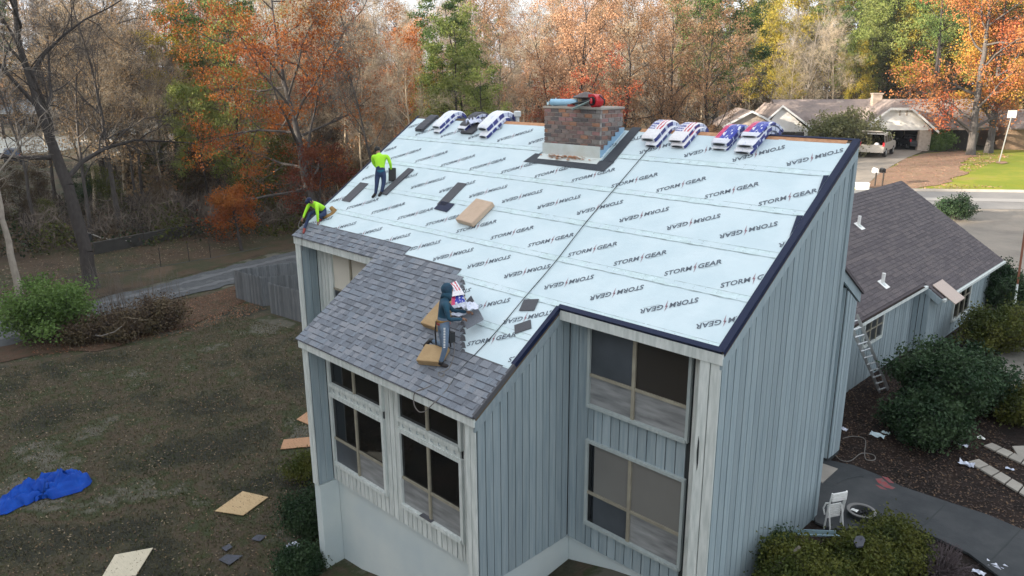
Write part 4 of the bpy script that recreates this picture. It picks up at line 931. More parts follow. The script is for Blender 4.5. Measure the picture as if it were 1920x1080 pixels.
own_tree(34, (606, 436), [(590, 385), (573, 340), (560, 262), (548, 210), (532, 150), (518, 70), (508, -10), (500, -90)], .36, [(22, .36, (45, 88), .18), (8, .45, (25, 65), .3), (6, .5, (25, 60), .2)], m_bark, leafmat('maple_leaves', [(.16,.035,.018),(.30,.085,.022),(.40,.15,.03),(.26,.06,.02)], .2), 'big maple in orange and red leaf with a grey leaning trunk left of the roof', per=16, sig=.5, size=.16, flat=.4, wander=.16, up=.02, taper=.25, drop=.08)
own_tree(35, (610, 450), [(598, 400), (600, 340), (606, 300)], .12, [(12, .5, (40, 85), .25), (7, .5, (25, 65), .3), (5, .5, (25, 60), .2)], m_barkdark, leafmat('maroon_leaves', [(.09,.02,.018),(.16,.035,.022),(.2,.07,.03),(.12,.025,.02)]), 'crimson leaved young tree close behind the crouching worker', per=8, sig=.28, size=.13, flat=.5)
own_tree(36, (454, 470), [(448, 440), (440, 405), (432, 372)], .13, [(10, .42, (40, 80), .45), (7, .5, (25, 65), .3), (5, .5, (25, 60), .2)], m_barkdark, L_orange, 'small orange leaved tree standing at the edge of the lane', per=8, sig=.22, size=.13, flat=.6)
own_tree(37, (745, 330), [(725, 262), (690, 190), (668, 120), (648, 60), (632, 0), (622, -80)], .36, [(12, .36, (30, 75), .2), (7, .5, (25, 60), .2), (6, .5, (20, 60), .2), (5, .55, (15, 60), .1)], m_barkdark, None, 'dark bare tree with crooked limbs behind the left rake of the roof', wander=.28, up=.04, taper=.3)
own_tree(38, (985, 262), [(980, 160), (968, 115), (950, 70), (945, 20), (930, -60)], .26, [(8, .3, (30, 70), .4), (6, .5, (25, 60), .2), (5, .5, (20, 60), .2)], m_barkpale, None, 'pale barked bare tree left of the chimney', wander=.24)
own_tree(39, (1094, 262), [(1090, 170), (1074, 90), (1064, 40), (1050, -30)], .24, [(12, .34, (35, 80), .3), (7, .5, (25, 65), .3), (6, .5, (25, 60), .2)], m_barkdark, L_peach, 'pinkish orange oak rising straight behind the chimney', per=7, sig=.4, size=.15)
own_tree(40, (1375, 262), [(1372, 190), (1375, 120), (1400, 88), (1420, 70)], .12, [(8, .4, (30, 70), .4), (6, .5, (25, 60), .2), (5, .5, (20, 60), .2)], m_barkdark, None, 'thin dark crooked sapling above the small gable', wander=.24)
own_tree(41, (1820, 291), [(1826, 240), (1836, 160), (1850, 70), (1856, 10), (1860, -60)], .42, [(24, .36, (45, 90), .12), (8, .46, (25, 65), .3), (6, .5, (25, 60), .2)], m_bark, leafmat('red_orange_leaves', [(.30,.05,.035),(.44,.12,.05),(.50,.24,.08),(.40,.09,.045)], .22), 'big red and orange tree on the bright lawn, left of its twin trunk', per=9, sig=.5, size=.2, flat=.5, wander=.16, taper=.25)
own_tree(42, (1853, 287), [(1862, 230), (1872, 140), (1880, 60), (1890, -40)], .40, [(20, .32, (45, 88), .2), (8, .46, (25, 65), .3), (6, .5, (25, 60), .2)], m_bark, leafmat('amber_leaves', [(.44,.12,.04),(.52,.27,.06),(.55,.36,.06),(.46,.16,.05)], .22), 'amber leaved tree on the bright lawn, right of the big red one', per=9, sig=.5, size=.2, flat=.5, wander=.16, taper=.3)
own_tree(43, (1752, 262), [(1750, 190), (1758, 110), (1766, 30), (1772, -60)], .3, [(8, .2, (50, 90), .5), (6, .5, (25, 60), .2), (5, .5, (20, 60), .2)], m_barkdark, L_pine, 'dark straight pine trunk behind the white garage gable', name='pine_tree', per=14, sig=.35, size=.2)
# the wood behind the photographer: it throws the shade the house stands in
def shade_wood():
    t1, t2 = PR['russet'], PR['pine']
    Vs, Fs, o = [], [], 0; r = np.random.default_rng(3)
    def arr(me):
        V = np.zeros(len(me.vertices)*3, np.float32); me.vertices.foreach_get('co', V); F = np.zeros(len(me.loops), np.int32); me.loops.foreach_get('vertex_index', F); return V.reshape(-1, 3), F.reshape(-1, 4)
    A = [arr(PR[k][1]) for k in ('russet_b', 'pine_y', 'tan')]
    A = [(V.reshape(-1, 4, 3)[::6]) for V, F in A]
    for i in range(210):
        x = r.uniform(-150, 40); y = r.uniform(-92, -60)+.06*(x); s = r.uniform(1.45, 1.85)
        Q = A[i % 3]; c = Q.mean(1, keepdims=True); Q = (c+(Q-c)*5.5)*s+[x, y, float(gz(x, y))]
        Vs.append(Q.reshape(-1, 3))
    V = np.concatenate(Vs); me = npmesh('shade_wood', V, np.arange(len(V)).reshape(-1, 4), L_russet); ob = bpy.data.objects.new('wood_behind_camera', me); C.objects.link(ob)
    tag(ob, 'dense wood on the south side of the house that shades the yard', 'wood', kind='stuff')
shade_wood()

# ---------------------------------------------------------------- neighbour house with white garage gable
m_nroof = multi('faded_roof', [(.19,.15,.135),(.27,.22,.20),(.22,.18,.165),(.36,.30,.26)], .7, .95, 0, bump=.4, bscale=8, world=True, detail=6)
m_nwhite = mat('white_siding', (.88,.86,.82), .6, .2, 1, (.72,.68,.62)); m_nbrick = mat('pale_brick', (.52,.44,.36), .9, .25, 4, (.36,.29,.24), bump=.4, bscale=8)
def px_at(px, py, D): return cam_pt(px, py, D)
gb = gp(1668, 277); GD = float((gb-CAM)@fw); gzv = gb[2]
# house axes: gable faces the camera side; u to the right along the front, w away
uN = unit([r_[0]*.93+.1, r_[1]*.93+.0, 0]); wN = np.array([-uN[1], uN[0], 0])
o0 = gp(1640, 283); 
def NP(u, w_, z): return o0+uN*u+wN*w_+[0, 0, z]
def upx(px, w_=0.):   # u of a photo column on the front plane
    n = wN; q = hit(px, 250, n, float(n@(o0+wN*w_))); return float((q-o0)@uN)
def zpy(px, py, w_=0.):
    q = hit(px, py, wN, float(wN@(o0+wN*w_))); return float(q[2]-o0[2])
nh = empty('house', tuple(o0), 0, 'white neighbour house with wide garage gable and long faded brown roof', 'house')
NI = Matrix.Translation(-Vector(o0))
def nb(name, m, mb): o = mb.build(name, m, nh); o.matrix_parent_inverse = NI; return o
g0, g1 = upx(1612), upx(1752); zr_, ze, zd = zpy(1683, 190), zpy(1612, 243), zpy(1650, 244); gm = (g0+g1)/2
zc = zpy(1660, 203)
op0, op1 = upx(1622), upx(1724)
mb = MB(); cl = .26*(g1-g0)
mb.prism([NP(g0+.3, 0, zd), NP(g1-.3, 0, zd), NP(g1-.3, 0, ze), NP(gm+cl*.55, 0, zc), NP(gm-cl*.55, 0, zc), NP(g0+.3, 0, ze)], wN*.2); nb('gable_wall', m_nwhite, mb)
nb('brick_pier', m_nbrick, MB().frame(NP(g0+.3, 0, -.5), uN*(op0-g0-.3), wN*.3, (0, 0, zd+.5))); nb('brick_pier', m_nbrick, MB().frame(NP(op1, 0, -.5), uN*(g1-.3-op1), wN*.5, (0, 0, zd+.5)))
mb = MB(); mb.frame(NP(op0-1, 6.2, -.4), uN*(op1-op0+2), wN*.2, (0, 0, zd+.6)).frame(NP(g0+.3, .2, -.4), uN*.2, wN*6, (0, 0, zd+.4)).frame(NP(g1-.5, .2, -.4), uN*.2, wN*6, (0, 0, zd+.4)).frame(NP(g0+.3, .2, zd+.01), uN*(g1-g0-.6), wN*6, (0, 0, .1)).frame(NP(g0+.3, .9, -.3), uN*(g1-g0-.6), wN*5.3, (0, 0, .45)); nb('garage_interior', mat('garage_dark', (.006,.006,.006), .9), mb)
mb = MB()      # garage roof, clipped gable
T0, T1 = NP(gm-cl*.55, -.35, zc+.08), NP(gm+cl*.55, -.35, zc+.08); R0 = NP(gm, 1.5, zr_+.05); E0, E1 = NP(g0-.3, -.35, ze-.15), NP(g1+.3, -.35, ze-.15)
RB, EB0, EB1 = NP(gm, 9, zr_+.05), NP(g0-.3, 9, ze-.15), NP(g1+.3, 9, ze-.15)
V = [T0, T1, R0, E0, E1, RB, EB0, EB1]; V = V+[v-np.array([0, 0, .14]) for v in V]
mb.add(V, [(0, 1, 2), (3, 0, 2, 5, 6), (1, 4, 7, 5, 2), (8, 10, 9), (11, 14, 13, 10, 8), (9, 10, 13, 15, 12), (0, 8, 9, 1), (3, 11, 8, 0), (1, 9, 12, 4), (3, 6, 14, 11), (4, 12, 15, 7)]); nb('garage_roof', m_nroof, mb)
mb = MB(); 
for a, b in ((E0, T0), (T0, T1), (T1, E1)): mb.frame(a+[0, 0, -.27]-wN*.06, b-a, wN*.05, (0, 0, .26))
nb('barge_board', m_white, mb)
for xx in (1682, 1695): nb('gable_slat', m_nbrick, MB().frame(NP(upx(xx)-.05, -.04, zpy(xx, 217)), uN*.14, wN*.03, (0, 0, zpy(xx, 204)-zpy(xx, 217))))
# long rear roof
l0, l1 = upx(1455, 5), upx(1700, 5); zt = zpy(1560, 186, 8); zb_ = zpy(1560, 262, 1.5)
mb = MB(); mb.prism([NP(l0, 1.5, 2.3), NP(l0, 8, zt), NP(l0, 14, 2.3), NP(l0, 14, 2.1), NP(l0, 1.5, 2.1)], uN*(l1-l0+8)); nb('main_roof', m_nroof, mb)
mb = MB().frame(NP(l0+.4, 2.2, -.6), uN*(g0-l0-.1), wN*.3, (0, 0, 2.8)); nb('front_wall', m_nbrick, mb)
cx_ = upx(1637, 5); mb = MB().frame(NP(cx_-.45, 5, 2.), uN*1.0, wN*.7, (0, 0, zpy(1637, 177, 5)-2)).frame(NP(cx_-.55, 4.9, zpy(1637, 177, 5)), uN*1.2, wN*.9, (0, 0, .15)); nb('chimney', m_nbrick, mb)
def gable(pxa, pxm, pxb, pye, pym, pyw, w0, depth, wallm, label):
    a, m_, b = upx(pxa, w0), upx(pxm, w0), upx(pxb, w0); ze_, zm_, zb2 = zpy(pxa, pye, w0), zpy(pxm, pym, w0), zpy(pxb, pyw, w0)
    mb = MB().prism([NP(a, w0-.3, ze_), NP(m_, w0-.3, zm_), NP(b, w0-.3, zb2), NP(b, w0-.3, zb2-.14), NP(m_, w0-.3, zm_-.14), NP(a, w0-.3, ze_-.14)], wN*depth); nb('gable_roof', m_nroof, mb)
    mb = MB().prism([NP(a, w0-.36, ze_+.02), NP(m_, w0-.36, zm_+.02), NP(b, w0-.36, zb2+.02), NP(b, w0-.36, zb2-.22), NP(m_, w0-.36, zm_-.22), NP(a, w0-.36, ze_-.22)], wN*.05); nb('barge_board', m_white, mb)
    mb = MB().prism([NP(a+.5, w0, ze_-.1), NP(m_, w0, zm_-.16), NP(b-.5, w0, zb2-.1), NP(b-.5, w0, zb2-.5), NP(a+.5, w0, zb2-.5)], wN*.15); nb('gable_wall', wallm, mb)
gable(1352, 1406, 1470, 237, 207, 240, -1.0, 8, m_nbrick, ''); gable(1436, 1462, 1522, 222, 197, 240, .6, 8, m_nwhite, '')
q0, q1 = upx(1360), upx(1515); mb = MB().frame(NP(q0, .6, -1), uN*(q1-q0), wN*.2, (0, 0, 3.0)); nb('front_wall', mat('porch_dark', (.05,.045,.04), .9), mb)
mb = MB().frame(NP(upx(1509)-.15, -.6, -1), uN*.3, wN*.3, (0, 0, 3.4)); nb('porch_post', m_white, mb)
# fence and brick wall right of the garage
a, b = gp(1738, 278), gp(1815, 279); d = b-a; tf = MB()
t = empty('fence', tuple(a), 0, 'dark board fence beside the white garage, behind the red tree', 'fence')
for i in range(26):
    q = a+d*i/26; o = MB().frame(q, d/26*.9, wN*.04, (0, 0, 2.1+random.uniform(-.05, .05))).build('board', m_barkdark, t); o.matrix_parent_inverse = Matrix.Translation(-Vector(a))
a, b = gp(1885, 281), gp(2000, 284)
bw = empty('house', tuple(a), 0, 'low tan brick house at the right edge behind the street sign', 'house')
def bb(name, m, mb): o = mb.build(name, m, bw); o.matrix_parent_inverse = Matrix.Translation(-Vector(a)); return o
bb('wall', mat('tan_brick', (.30,.20,.13), .9, .2, 5, (.24,.16,.1)), MB().frame(a-[0, 0, .3], b-a, wN*6, (0, 0, 2.7)))
bb('roof', m_nroof, MB().prism([a+[0, 0, 2.35]-wN*.5, a+[0, 0, 4.2]+wN*3.2, a+[0, 0, 2.3]+wN*7, a+[0, 0, 2.2]+wN*7, a+[0, 0, 2.2]-wN*.5], b-a))
# ---------------------------------------------------------------- far houses on the left
def far_house(name_lab, pxl, pxr, pyb, hw, hr, mr, mw, posts=0, depth=9, gable_px=None):
    A, Bq = gp(pxl, pyb), gp(pxr, pyb); u = Bq-A; u[2] = 0; wd = np.linalg.norm(u); u = u/wd; n = np.array([-u[1], u[0], 0])
    if n@fw < 0: n = -n
    t = empty('house', tuple(A), 0, name_lab, 'house'); I = Matrix.Translation(-Vector(A))
    def q(name, m, mb): o = mb.build(name, m, t); o.matrix_parent_inverse = I; return o
    q('wall', mw, MB().frame(A+n*1.2-[0, 0, .5], u*wd, n*depth, (0, 0, hw+.5)))
    q('roof', mr, MB().prism([A+[0, 0, hw-.15]-n*.5-u*.5, A+[0, 0, hr]+n*(depth/2)-u*.5, A+[0, 0, hw-.1]+n*(depth+2)-u*.5, A+[0, 0, hw-.3]+n*(depth+2)-u*.5, A+[0, 0, hw-.35]-n*.5-u*.5], u*(wd+1)))
    q('fascia', m_white, MB().frame(A+[0, 0, hw-.42]-n*.55-u*.5, u*(wd+1), n*.05, (0, 0, .26)))
    for i in range(posts): q('porch_post', m_white, MB().frame(A+u*(wd*(i+.3)/posts)-n*.3, u*.25, n*.25, (0, 0, hw-.3)))
    for i in range(3):
        w_ = q('window', m_white, MB().frame(A+n*1.15+u*(wd*(i+.5)/3.4)+[0, 0, 1.], u*1.3, n*.06, (0, 0, 1.3)))
        p = MB().frame(A+n*1.13+u*(wd*(i+.5)/3.4+.12)+[0, 0, 1.12], u*1.06, n*.05, (0, 0, 1.06)).build('pane', m_glass, w_)
    return q
m_blueroof = mat('blue_grey_metal_roof', (.34,.42,.50), .5, .3, .5, (.42,.45,.46))
far_house('low house with pale blue roof and white porch posts at the left edge', -70, 92, 233, 3., 6.4, m_blueroof, mat('dim_brick', (.13,.10,.09), .9), 3, 9)
far_house('house with dark grey roof half hidden in the wood below the white car', 166, 330, 292, 2.6, 4.9, mat('dark_slate_roof', (.10,.11,.11), .8, .2, 1, (.14,.15,.15)), mat('shaded_white_wall', (.42,.45,.46), .8), 1, 8)
far_house('distant house with a small white gable far up on the left', -40, 34, 190, 3, 6.5, mat('far_dark_roof', (.09,.09,.10), .8), m_nwhite, 0, 8)
sheet('left_street', [(-200, 262), (0, 258), (160, 256), (190, 266), (120, 283), (0, 292), (-200, 300)], multi('shaded_street', [(.13,.15,.16),(.2,.22,.22)], .5, .9, 0, world=True), .06, step=5)
# ---------------------------------------------------------------- vehicles
def car_mesh(kind, paint, open_back=False, label='', cat='car', name='parked_car'):
    """x forward, origin on the ground at the middle; body, glass, wheels, lights, bumpers"""
    t = empty(name, (0, 0, 0), 0, label, cat)
    Lc, Wc = (4.6, 1.85); 
    if kind == 'suv': prof = [(-2.25, .45), (-2.3, .95), (-2.22, 1.1), (-2.0, 1.72), (-1.9, 1.78), (.45, 1.76), (.62, 1.7), (1.15, 1.14), (2.1, 1.02), (2.28, .85), (2.3, .45)]
    else: prof = [(-2.25, .4), (-2.28, .8), (-2.1, .98), (-1.6, 1.02), (-1.0, 1.4), (.2, 1.43), (.5, 1.38), (1.1, .98), (2.05, .82), (2.25, .65), (2.28, .4)]
    zb = .95 if kind == 'suv' else .9
    V = []; n = len(prof); ys = [-.925, -.90, .90, .925]
    def inset(z): return .0 if z < zb+.1 else .10*(z-zb)/.5
    F = []; W_ = [0]
    for sgn in (-1, 1):
        for (x, z) in prof: V.append((x, sgn*(.92-inset(z)), z))
    F += [tuple(range(n-1, -1, -1)), tuple(range(n, 2*n))]+[(i, i+1, i+1+n, i+n) for i in range(n-1)]+[(n-1, 0, n, 2*n-1)]
    if open_back: F = [f for f in F if f not in ((2, 3, 3+n, 2+n), (1, 2, 2+n, 1+n))]
    body = meshobj('body', V, F, paint, t); b = body.modifiers.new('bevel', 'BEVEL'); b.width = .05; b.segments = 3; b.limit_method = 'ANGLE'
    if open_back:
        V2 = [(x*.985 if abs(x) > 2 else x, y*.93, .47+(z-.45)*.95) for x, y, z in V]; meshobj('cargo_bay', V2, [f for f in F if f != (3, 4, 4+n, 3+n)], m_interior, t)
        MB().prism([(-1.95, -.78, 1.79), (-1.95, .78, 1.79), (-2.7, .72, 1.98), (-2.7, -.72, 1.98)], (0, 0, .05)).build('tailgate', paint, t)
        MB().sphere((-2.0, -.3, .9), .22, 8).box((-2.2, .1, .6), (-1.8, .6, .85)).build('cargo', m_white, t)
    z0, z1 = (1.12, 1.62) if kind == 'suv' else (1.0, 1.33)
    for sgn in (-1, 1):
        xs = ((-1.95, -1.2), (-1.1, -.3), (-.2, .75)) if kind == 'suv' else ((-1.2, -.35), (-.25, .65))
        for k, (a, b_) in enumerate(xs):
            top_b = b_ if k < len(xs)-1 else b_-.32
            y0, y1 = .92-inset(z0)+.012, .92-inset(z1)+.012
            P = [(a, sgn*y0, z0), (b_, sgn*y0, z0), (top_b, sgn*y1, z1), (a+.08, sgn*y1, z1)]
            MB().prism(P, (0, sgn*.006, 0)).build('side_window', m_glass, t)
        for x in (-1.42, 1.42):
            mb = MB(); mb.tube([(x, sgn*.72, .34), (x, sgn*.94, .34)], .34, 18); wl = mb.build('wheel', m_black, t)
            MB().tube([(x, sgn*.93, .34), (x, sgn*.955, .34)], .2, 12).build('rim', m_alu, wl)
        MB().box((2.2, sgn*.78-.13, .72), (2.3, sgn*.78+.13, .86)).build('headlight', m_white, t); MB().box((-2.3, sgn*.84-.07, .85), (-2.24, sgn*.84+.07, 1.15)).build('taillight', m_red, t)
    if kind == 'suv': MB().prism([(.66, -.76, 1.66), (.66, .76, 1.66), (1.13, .84, 1.16), (1.13, -.84, 1.16)], (.02, 0, .02)).build('windscreen', m_glass, t)
    else:
        MB().prism([(.55, -.74, 1.34), (.55, .74, 1.34), (1.07, .84, 1.0), (1.07, -.84, 1.0)], (.02, 0, .02)).build('windscreen', m_glass, t)
        MB().prism([(-1.05, -.74, 1.37), (-1.05, .74, 1.37), (-1.57, .82, 1.03), (-1.57, -.82, 1.03)], (-.02, 0, .02)).build('rear_window', m_glass, t)
    MB().box((2.22, -.85, .38), (2.36, .85, .6)).build('bumper', m_white if open_back else m_black, t); MB().box((-2.38, -.88, .38), (-2.2, .88, .66)).build('bumper', paint if open_back else m_black, t)
    return t
def place(t, px, py, rz, s=1., dz=.03):
    p = gp(px, py); t.location = (p[0], p[1], p[2]+dz); t.rotation_euler = (0, 0, rz); t.scale = (s, s, s); return t
ydir = math.atan2(wN[1], wN[0])
m_silver = mat('silver_paint', (.62,.58,.53), .3, metal=.4)
place(car_mesh('suv', m_silver, True, 'silver estate car with its tailgate open in front of the garage'), 1643, 292, ydir-.55, 1.28, .1)
place(car_mesh('sedan', mat('dark_paint', (.03,.035,.04), .3), False, 'dark car parked inside the open garage, right half'), 1708, 279, ydir-.1, 1., .1)
place(car_mesh('suv', mat('dark_blue_paint', (.03,.05,.09), .3), False, 'dark blue car parked by the street at the left edge'), 26, 305, 2.9, 1.15)
place(car_mesh('sedan', mat('white_paint_car', (.7,.72,.78), .3), False, 'small white car seen far off through the bare trees'), 208, 218, 2.6, 1.1)
# ---------------------------------------------------------------- people
def skin_body(name, J, E, Rr, mats, parent, sub_=1):
    """one continuous skinned surface; J joints, E edges, Rr radii; material by nearest bone"""
    names = list(J); me = bpy.data.meshes.new(name); me.from_pydata([tuple(map(float, J[k])) for k in names], [(names.index(a), names.index(b)) for a, b, _ in E], [])
    o = bpy.data.objects.new(name, me); C.objects.link(o); md = o.modifiers.new('skin', 'SKIN'); md.use_smooth_shade = True
    sv = me.skin_vertices[0].data
    for i, k in enumerate(names):
        r = Rr[k]; sv[i].radius = r if hasattr(r, '__len__') else (r, r); sv[i].use_root = (k == 'pelvis')
    o.modifiers.new('ss', 'SUBSURF').levels = sub_
    bpy.context.view_layer.update(); dg = bpy.context.evaluated_depsgraph_get(); nm = bpy.data.meshes.new_from_object(o.evaluated_get(dg), depsgraph=dg)
    bpy.data.objects.remove(o)
    nm.materials.clear()
    for m in mats: nm.materials.append(m)
    segs = [(np.array(J[a]), np.array(J[b]), mi) for a, b, mi in E]
    for f in nm.polygons:
        c = np.array(f.center); best = 9
        for a, b, mi in segs:
            t = np.clip(((c-a)@(b-a))/((b-a)@(b-a)+1e-9), 0, 1); dd = np.linalg.norm(c-(a+(b-a)*t))
            if dd < best: best = dd; f.material_index = mi
        f.use_smooth = True
    ob = bpy.data.objects.new(name, nm); C.objects.link(ob); ob.parent = parent; ob.matrix_parent_inverse = Matrix.Translation(-parent.location); return ob
def person(J, k, mats, label, headw=.078, curl=1., wide=1.):
    """J: joints in world space; mats: shirt, trousers, shoes; k: size factor"""
    J = {a: np.array(b, float) for a, b in J.items()}
    base = (J['anL']+J['anR'])/2; t = empty('person', (base[0], base[1], min(J['toL'][2], J['toR'][2])-.02), 0, label, 'person'); bpy.context.view_layer.update()
    J['waist'] = J['pelvis']*.62+J['chest']*.38
    hd = J['head']; nk = J['neck']
    E = [('pelvis', 'waist', 1), ('waist', 'chest', 0), ('chest', 'neck', 0), ('neck', 'head', 3),
         ('chest', 'shL', 0), ('shL', 'elL', 0), ('elL', 'haL', 0), ('chest', 'shR', 0), ('shR', 'elR', 0), ('elR', 'haR', 0),
         ('pelvis', 'hipL', 1), ('hipL', 'knL', 1), ('knL', 'anL', 1), ('anL', 'toL', 2), ('pelvis', 'hipR', 1), ('hipR', 'knR', 1), ('knR', 'anR', 1), ('anR', 'toR', 2)]
    R = dict(pelvis=.125, waist=.115, chest=.135, neck=.055, head=.088, shL=.068, shR=.068, elL=.047, elR=.047, haL=.032, haR=.032, hipL=.095, hipR=.095, knL=.062, knR=.062, anL=.045, anR=.045, toL=.036, toR=.036)
    R = {a: b*k*wide for a, b in R.items()}
    skin_body('body', J, E, R, list(mats)+[m_skin], t, 2)
    I = Matrix.Translation(-t.location)
    f_ = unit(J['toR']-J['anR']+J['toL']-J['anL']); f_[2] = 0; f_ = unit(f_)
    # hands: palm and five bent fingers
    for s in 'LR':
        h = J['ha'+s]; d = unit(h-J['el'+s]); a = unit(np.cross(d, [0, 0, 1])); mb = MB(); b = np.cross(a, d)
        mb.tube([h-d*.02*k, h+d*.035*k, h+d*.075*k], [.022*k, .032*k, .024*k], 8)
        for i in range(4):
            o_ = h+d*.07*k+a*(i-1.5)*.019*k; ln = (.06, .072, .068, .052)[i]*k
            mb.tube([o_, o_+d*ln*.5-b*.005*k, o_+d*ln*.8-b*.03*k*curl, o_+d*ln*.75-b*.052*k*curl], [.0095*k, .0088*k, .008*k, .006*k], 6)
        mb.tube([h+a*.022*k, h+a*.052*k+d*.03*k-b*.01*k, h+a*.05*k+d*.06*k-b*.03*k], [.012*k, .010*k, .007*k], 6)
        o = mb.build('hand', m_skin, t, smooth=True); o.matrix_parent_inverse = I
    return t, I, J
def face(mb, hd, fdir, k):
    s = np.cross(fdir, [0, 0, 1]); s = unit(s)
    mb.tube([hd+fdir*.085*k+[0, 0, .01*k], hd+fdir*.108*k-[0, 0, .02*k]], [.008*k, .014*k], 6)
    for e in (-1, 1): mb.sphere(hd+fdir*.083*k+s*e*.03*k+np.array([0, 0, .015*k]), .010*k, 5, 1); mb.sphere(hd+s*e*.088*k, .018*k, 5, 0, (1, 1, 1.5))
    mb.box(tuple(hd+fdir*.085*k-s*.02*k-np.array([0, 0, .048*k])), tuple(hd+fdir*.092*k+s*.02*k-np.array([0, 0, .041*k])), 2)
# worker carrying on the lower roof
J1 = dict(head=(8.186,-1.342,.300), neck=(8.233,-1.431,.155), chest=(8.225,-1.475,-.02), pelvis=(8.259,-1.527,-.364), shR=(8.43,-1.60,.095), elR=(8.53,-1.62,-.176), haR=(8.52,-1.27,-.25), shL=(8.05,-1.34,.07), elL=(8.12,-1.16,-.19), haL=(8.36,-1.00,-.20),
 hipR=(8.39,-1.60,-.41), knR=(8.503,-1.710,-.74), anR=(8.42,-1.77,-1.07), toR=(8.56,-1.68,-1.10), hipL=(8.19,-1.52,-.43), knL=(8.261,-1.551,-.78), anL=(7.80,-1.50,-.80), toL=(7.72,-1.62,-.93))
t1, I1, J1 = person(J1, .92, (m_hood, mat('grey_blue_trousers', (.13,.19,.26), .9, .2, 12, (.09,.13,.2), bump=.3), m_boot), 'worker in teal hoodie and pale jeans with one knee bent on the lower roof', wide=1.05)
fd = unit([-.1, 1, -.35])
hmb = MB(); h1 = J1['head']; hmb.sphere(h1-fd*.015+[0, 0, .005], .115, 10, 0, (1, 1.05, 1.08)); hmb.tube([h1-[0, 0, .06], J1['neck']-[0, 0, .02]], [.1, .11], 12); o = hmb.build('hood', m_hood, t1, smooth=True); o.matrix_parent_inverse = I1
fm = MB(); fm.sphere(h1+fd*.045, .082, 9, 0); face(fm, h1+fd*.035, fd, 1.05); o = fm.build('face', [m_skin, m_hair, m_red], t1, smooth=True); o.matrix_parent_inverse = I1
bt = MB(); pv = J1['pelvis']; bt.lathe([(.135, .07), (.14, .11), (.132, .115)], pv+[0, 0, .0], 18); bt.lathe([(.137, .02), (.137, .05), (.13, .055)], pv, 18, 1)
for (a, b) in (((-.12, -.08), (-.13, -.11)), ((.13, .02), (.14, .03))): bt.tube([pv+[a[0], a[1], .07], pv+[b[0], b[1], -.15], pv+[b[0]+.02, b[1], -.42]], .016, 6, 2)
bt.box(tuple(pv+[.10, -.04, -.32]), tuple(pv+[.22, .1, -.12]), 2)
o = bt.build('harness_belt', [m_pouch, m_redshoe, m_black], t1); o.matrix_parent_inverse = I1
st_ = MB()          # white print down the trouser leg
for i in range(13):
    q = J1['hipR']+(J1['knR']-J1['hipR'])*i/12.; q = q-fw*.085+np.array([0, 0, .02]); st_.frame(q-r_*.022, r_*.035, -fw*.006, u_*.014)
o = st_.build('leg_print', m_white, t1); o.matrix_parent_inverse = I1
sk = MB(); sk.tube([J1['anL'], J1['knL']*.25+J1['anL']*.75], [.05, .055], 10); sk.tube([J1['anR'], J1['knR']*.22+J1['anR']*.78], [.05, .052], 10); o = sk.build('sock', m_black, t1, smooth=True); o.matrix_parent_inverse = I1
# worker standing, seen from behind
J2 = dict(head=(1.44,1.935,2.315), neck=(1.515,1.915,2.20), chest=(1.60,1.892,2.07), pelvis=(1.707,1.828,1.70), shL=(1.455,1.76,2.15), elL=(1.42,1.80,1.95), haL=(1.32,1.98,1.80), shR=(1.765,2.04,2.15), elR=(1.82,2.08,1.94), haR=(1.74,2.15,1.77),
 hipL=(1.635,1.755,1.68), knL=(1.675,1.70,1.43), anL=(1.700,1.62,1.17), toL=(1.66,1.72,1.16), hipR=(1.776,1.876,1.68), knR=(1.82,1.82,1.43), anR=(1.878,1.72,1.21), toR=(1.84,1.82,1.22))
J2['anL'] = (1.70, 1.62, 1.62*S+.07); J2['toL'] = (1.68, 1.50, 1.5*S+.05); J2['anR'] = (1.87, 1.70, 1.70*S+.07); J2['toR'] = (1.88, 1.58, 1.58*S+.05)
t2, I2, J2 = person(J2, .80, (m_hivis, m_jeans, m_boot), 'worker in neon green shirt and jeans standing with his back turned near the left rake', wide=1.22)
hm = MB(); h2 = J2['head']; fd2 = unit([-.6, .6, -.6]); hm.sphere(h2-fd2*.012, .083, 9, 0, (1, 1, 1.05)); o = hm.build('hair', m_hair, t2, smooth=True); o.matrix_parent_inverse = I2
fm = MB(); face(fm, h2, fd2, .85); o = fm.build('face', [m_skin, m_hair, m_red], t2, smooth=True); o.matrix_parent_inverse = I2
mb = MB(); pv = J2['pelvis']; mb.lathe([(.10, .03), (.12, .06), (.115, .10)], pv, 16); o = mb.build('shirt_hem', mat('teal_undershirt', (.01,.12,.2), .8), t2); o.matrix_parent_inverse = I2
# worker crouching at the eave corner
J3 = dict(head=(.315,.36,.955), neck=(.30,.47,.90), chest=(.36,.62,.80), pelvis=(.42,.80,.62), shL=(.12,.48,.84), elL=(.15,.34,.66), haL=(.20,.20,.48), shR=(.53,.46,.82), elR=(.62,.42,.60), haR=(.60,.42,.39),
 hipL=(.32,.76,.60), knL=(.21,.43,.60), anL=(.31,.16,.20), toL=(.40,.06,.09), hipR=(.53,.72,.58), knR=(.62,.46,.56), anR=(.52,.60,.46), toR=(.50,.48,.37))
t3, I3, J3 = person(J3, .82, (m_hivis, m_jeans, m_redshoe), 'crouching worker in neon green shirt and navy cap at the roof corner', wide=1.12)
cp = MB(); h3 = J3['head']; fd3 = unit([.15, -.8, -.6]); cp.sphere(h3-fd3*.01+np.array([0, 0, .012]), .085, 9, 0, (1, 1, 1)); cp.tube([h3+fd3*.05+[0, 0, .04], h3+fd3*.13+[0, 0, .02]], [.06, .05], 8); o = cp.build('cap', m_navy, t3, smooth=True); o.matrix_parent_inverse = I3
fm = MB(); face(fm, h3+fd3*.015, fd3, .85); o = fm.build('face', [m_skin, m_hair, m_red], t3, smooth=True); o.matrix_parent_inverse = I3
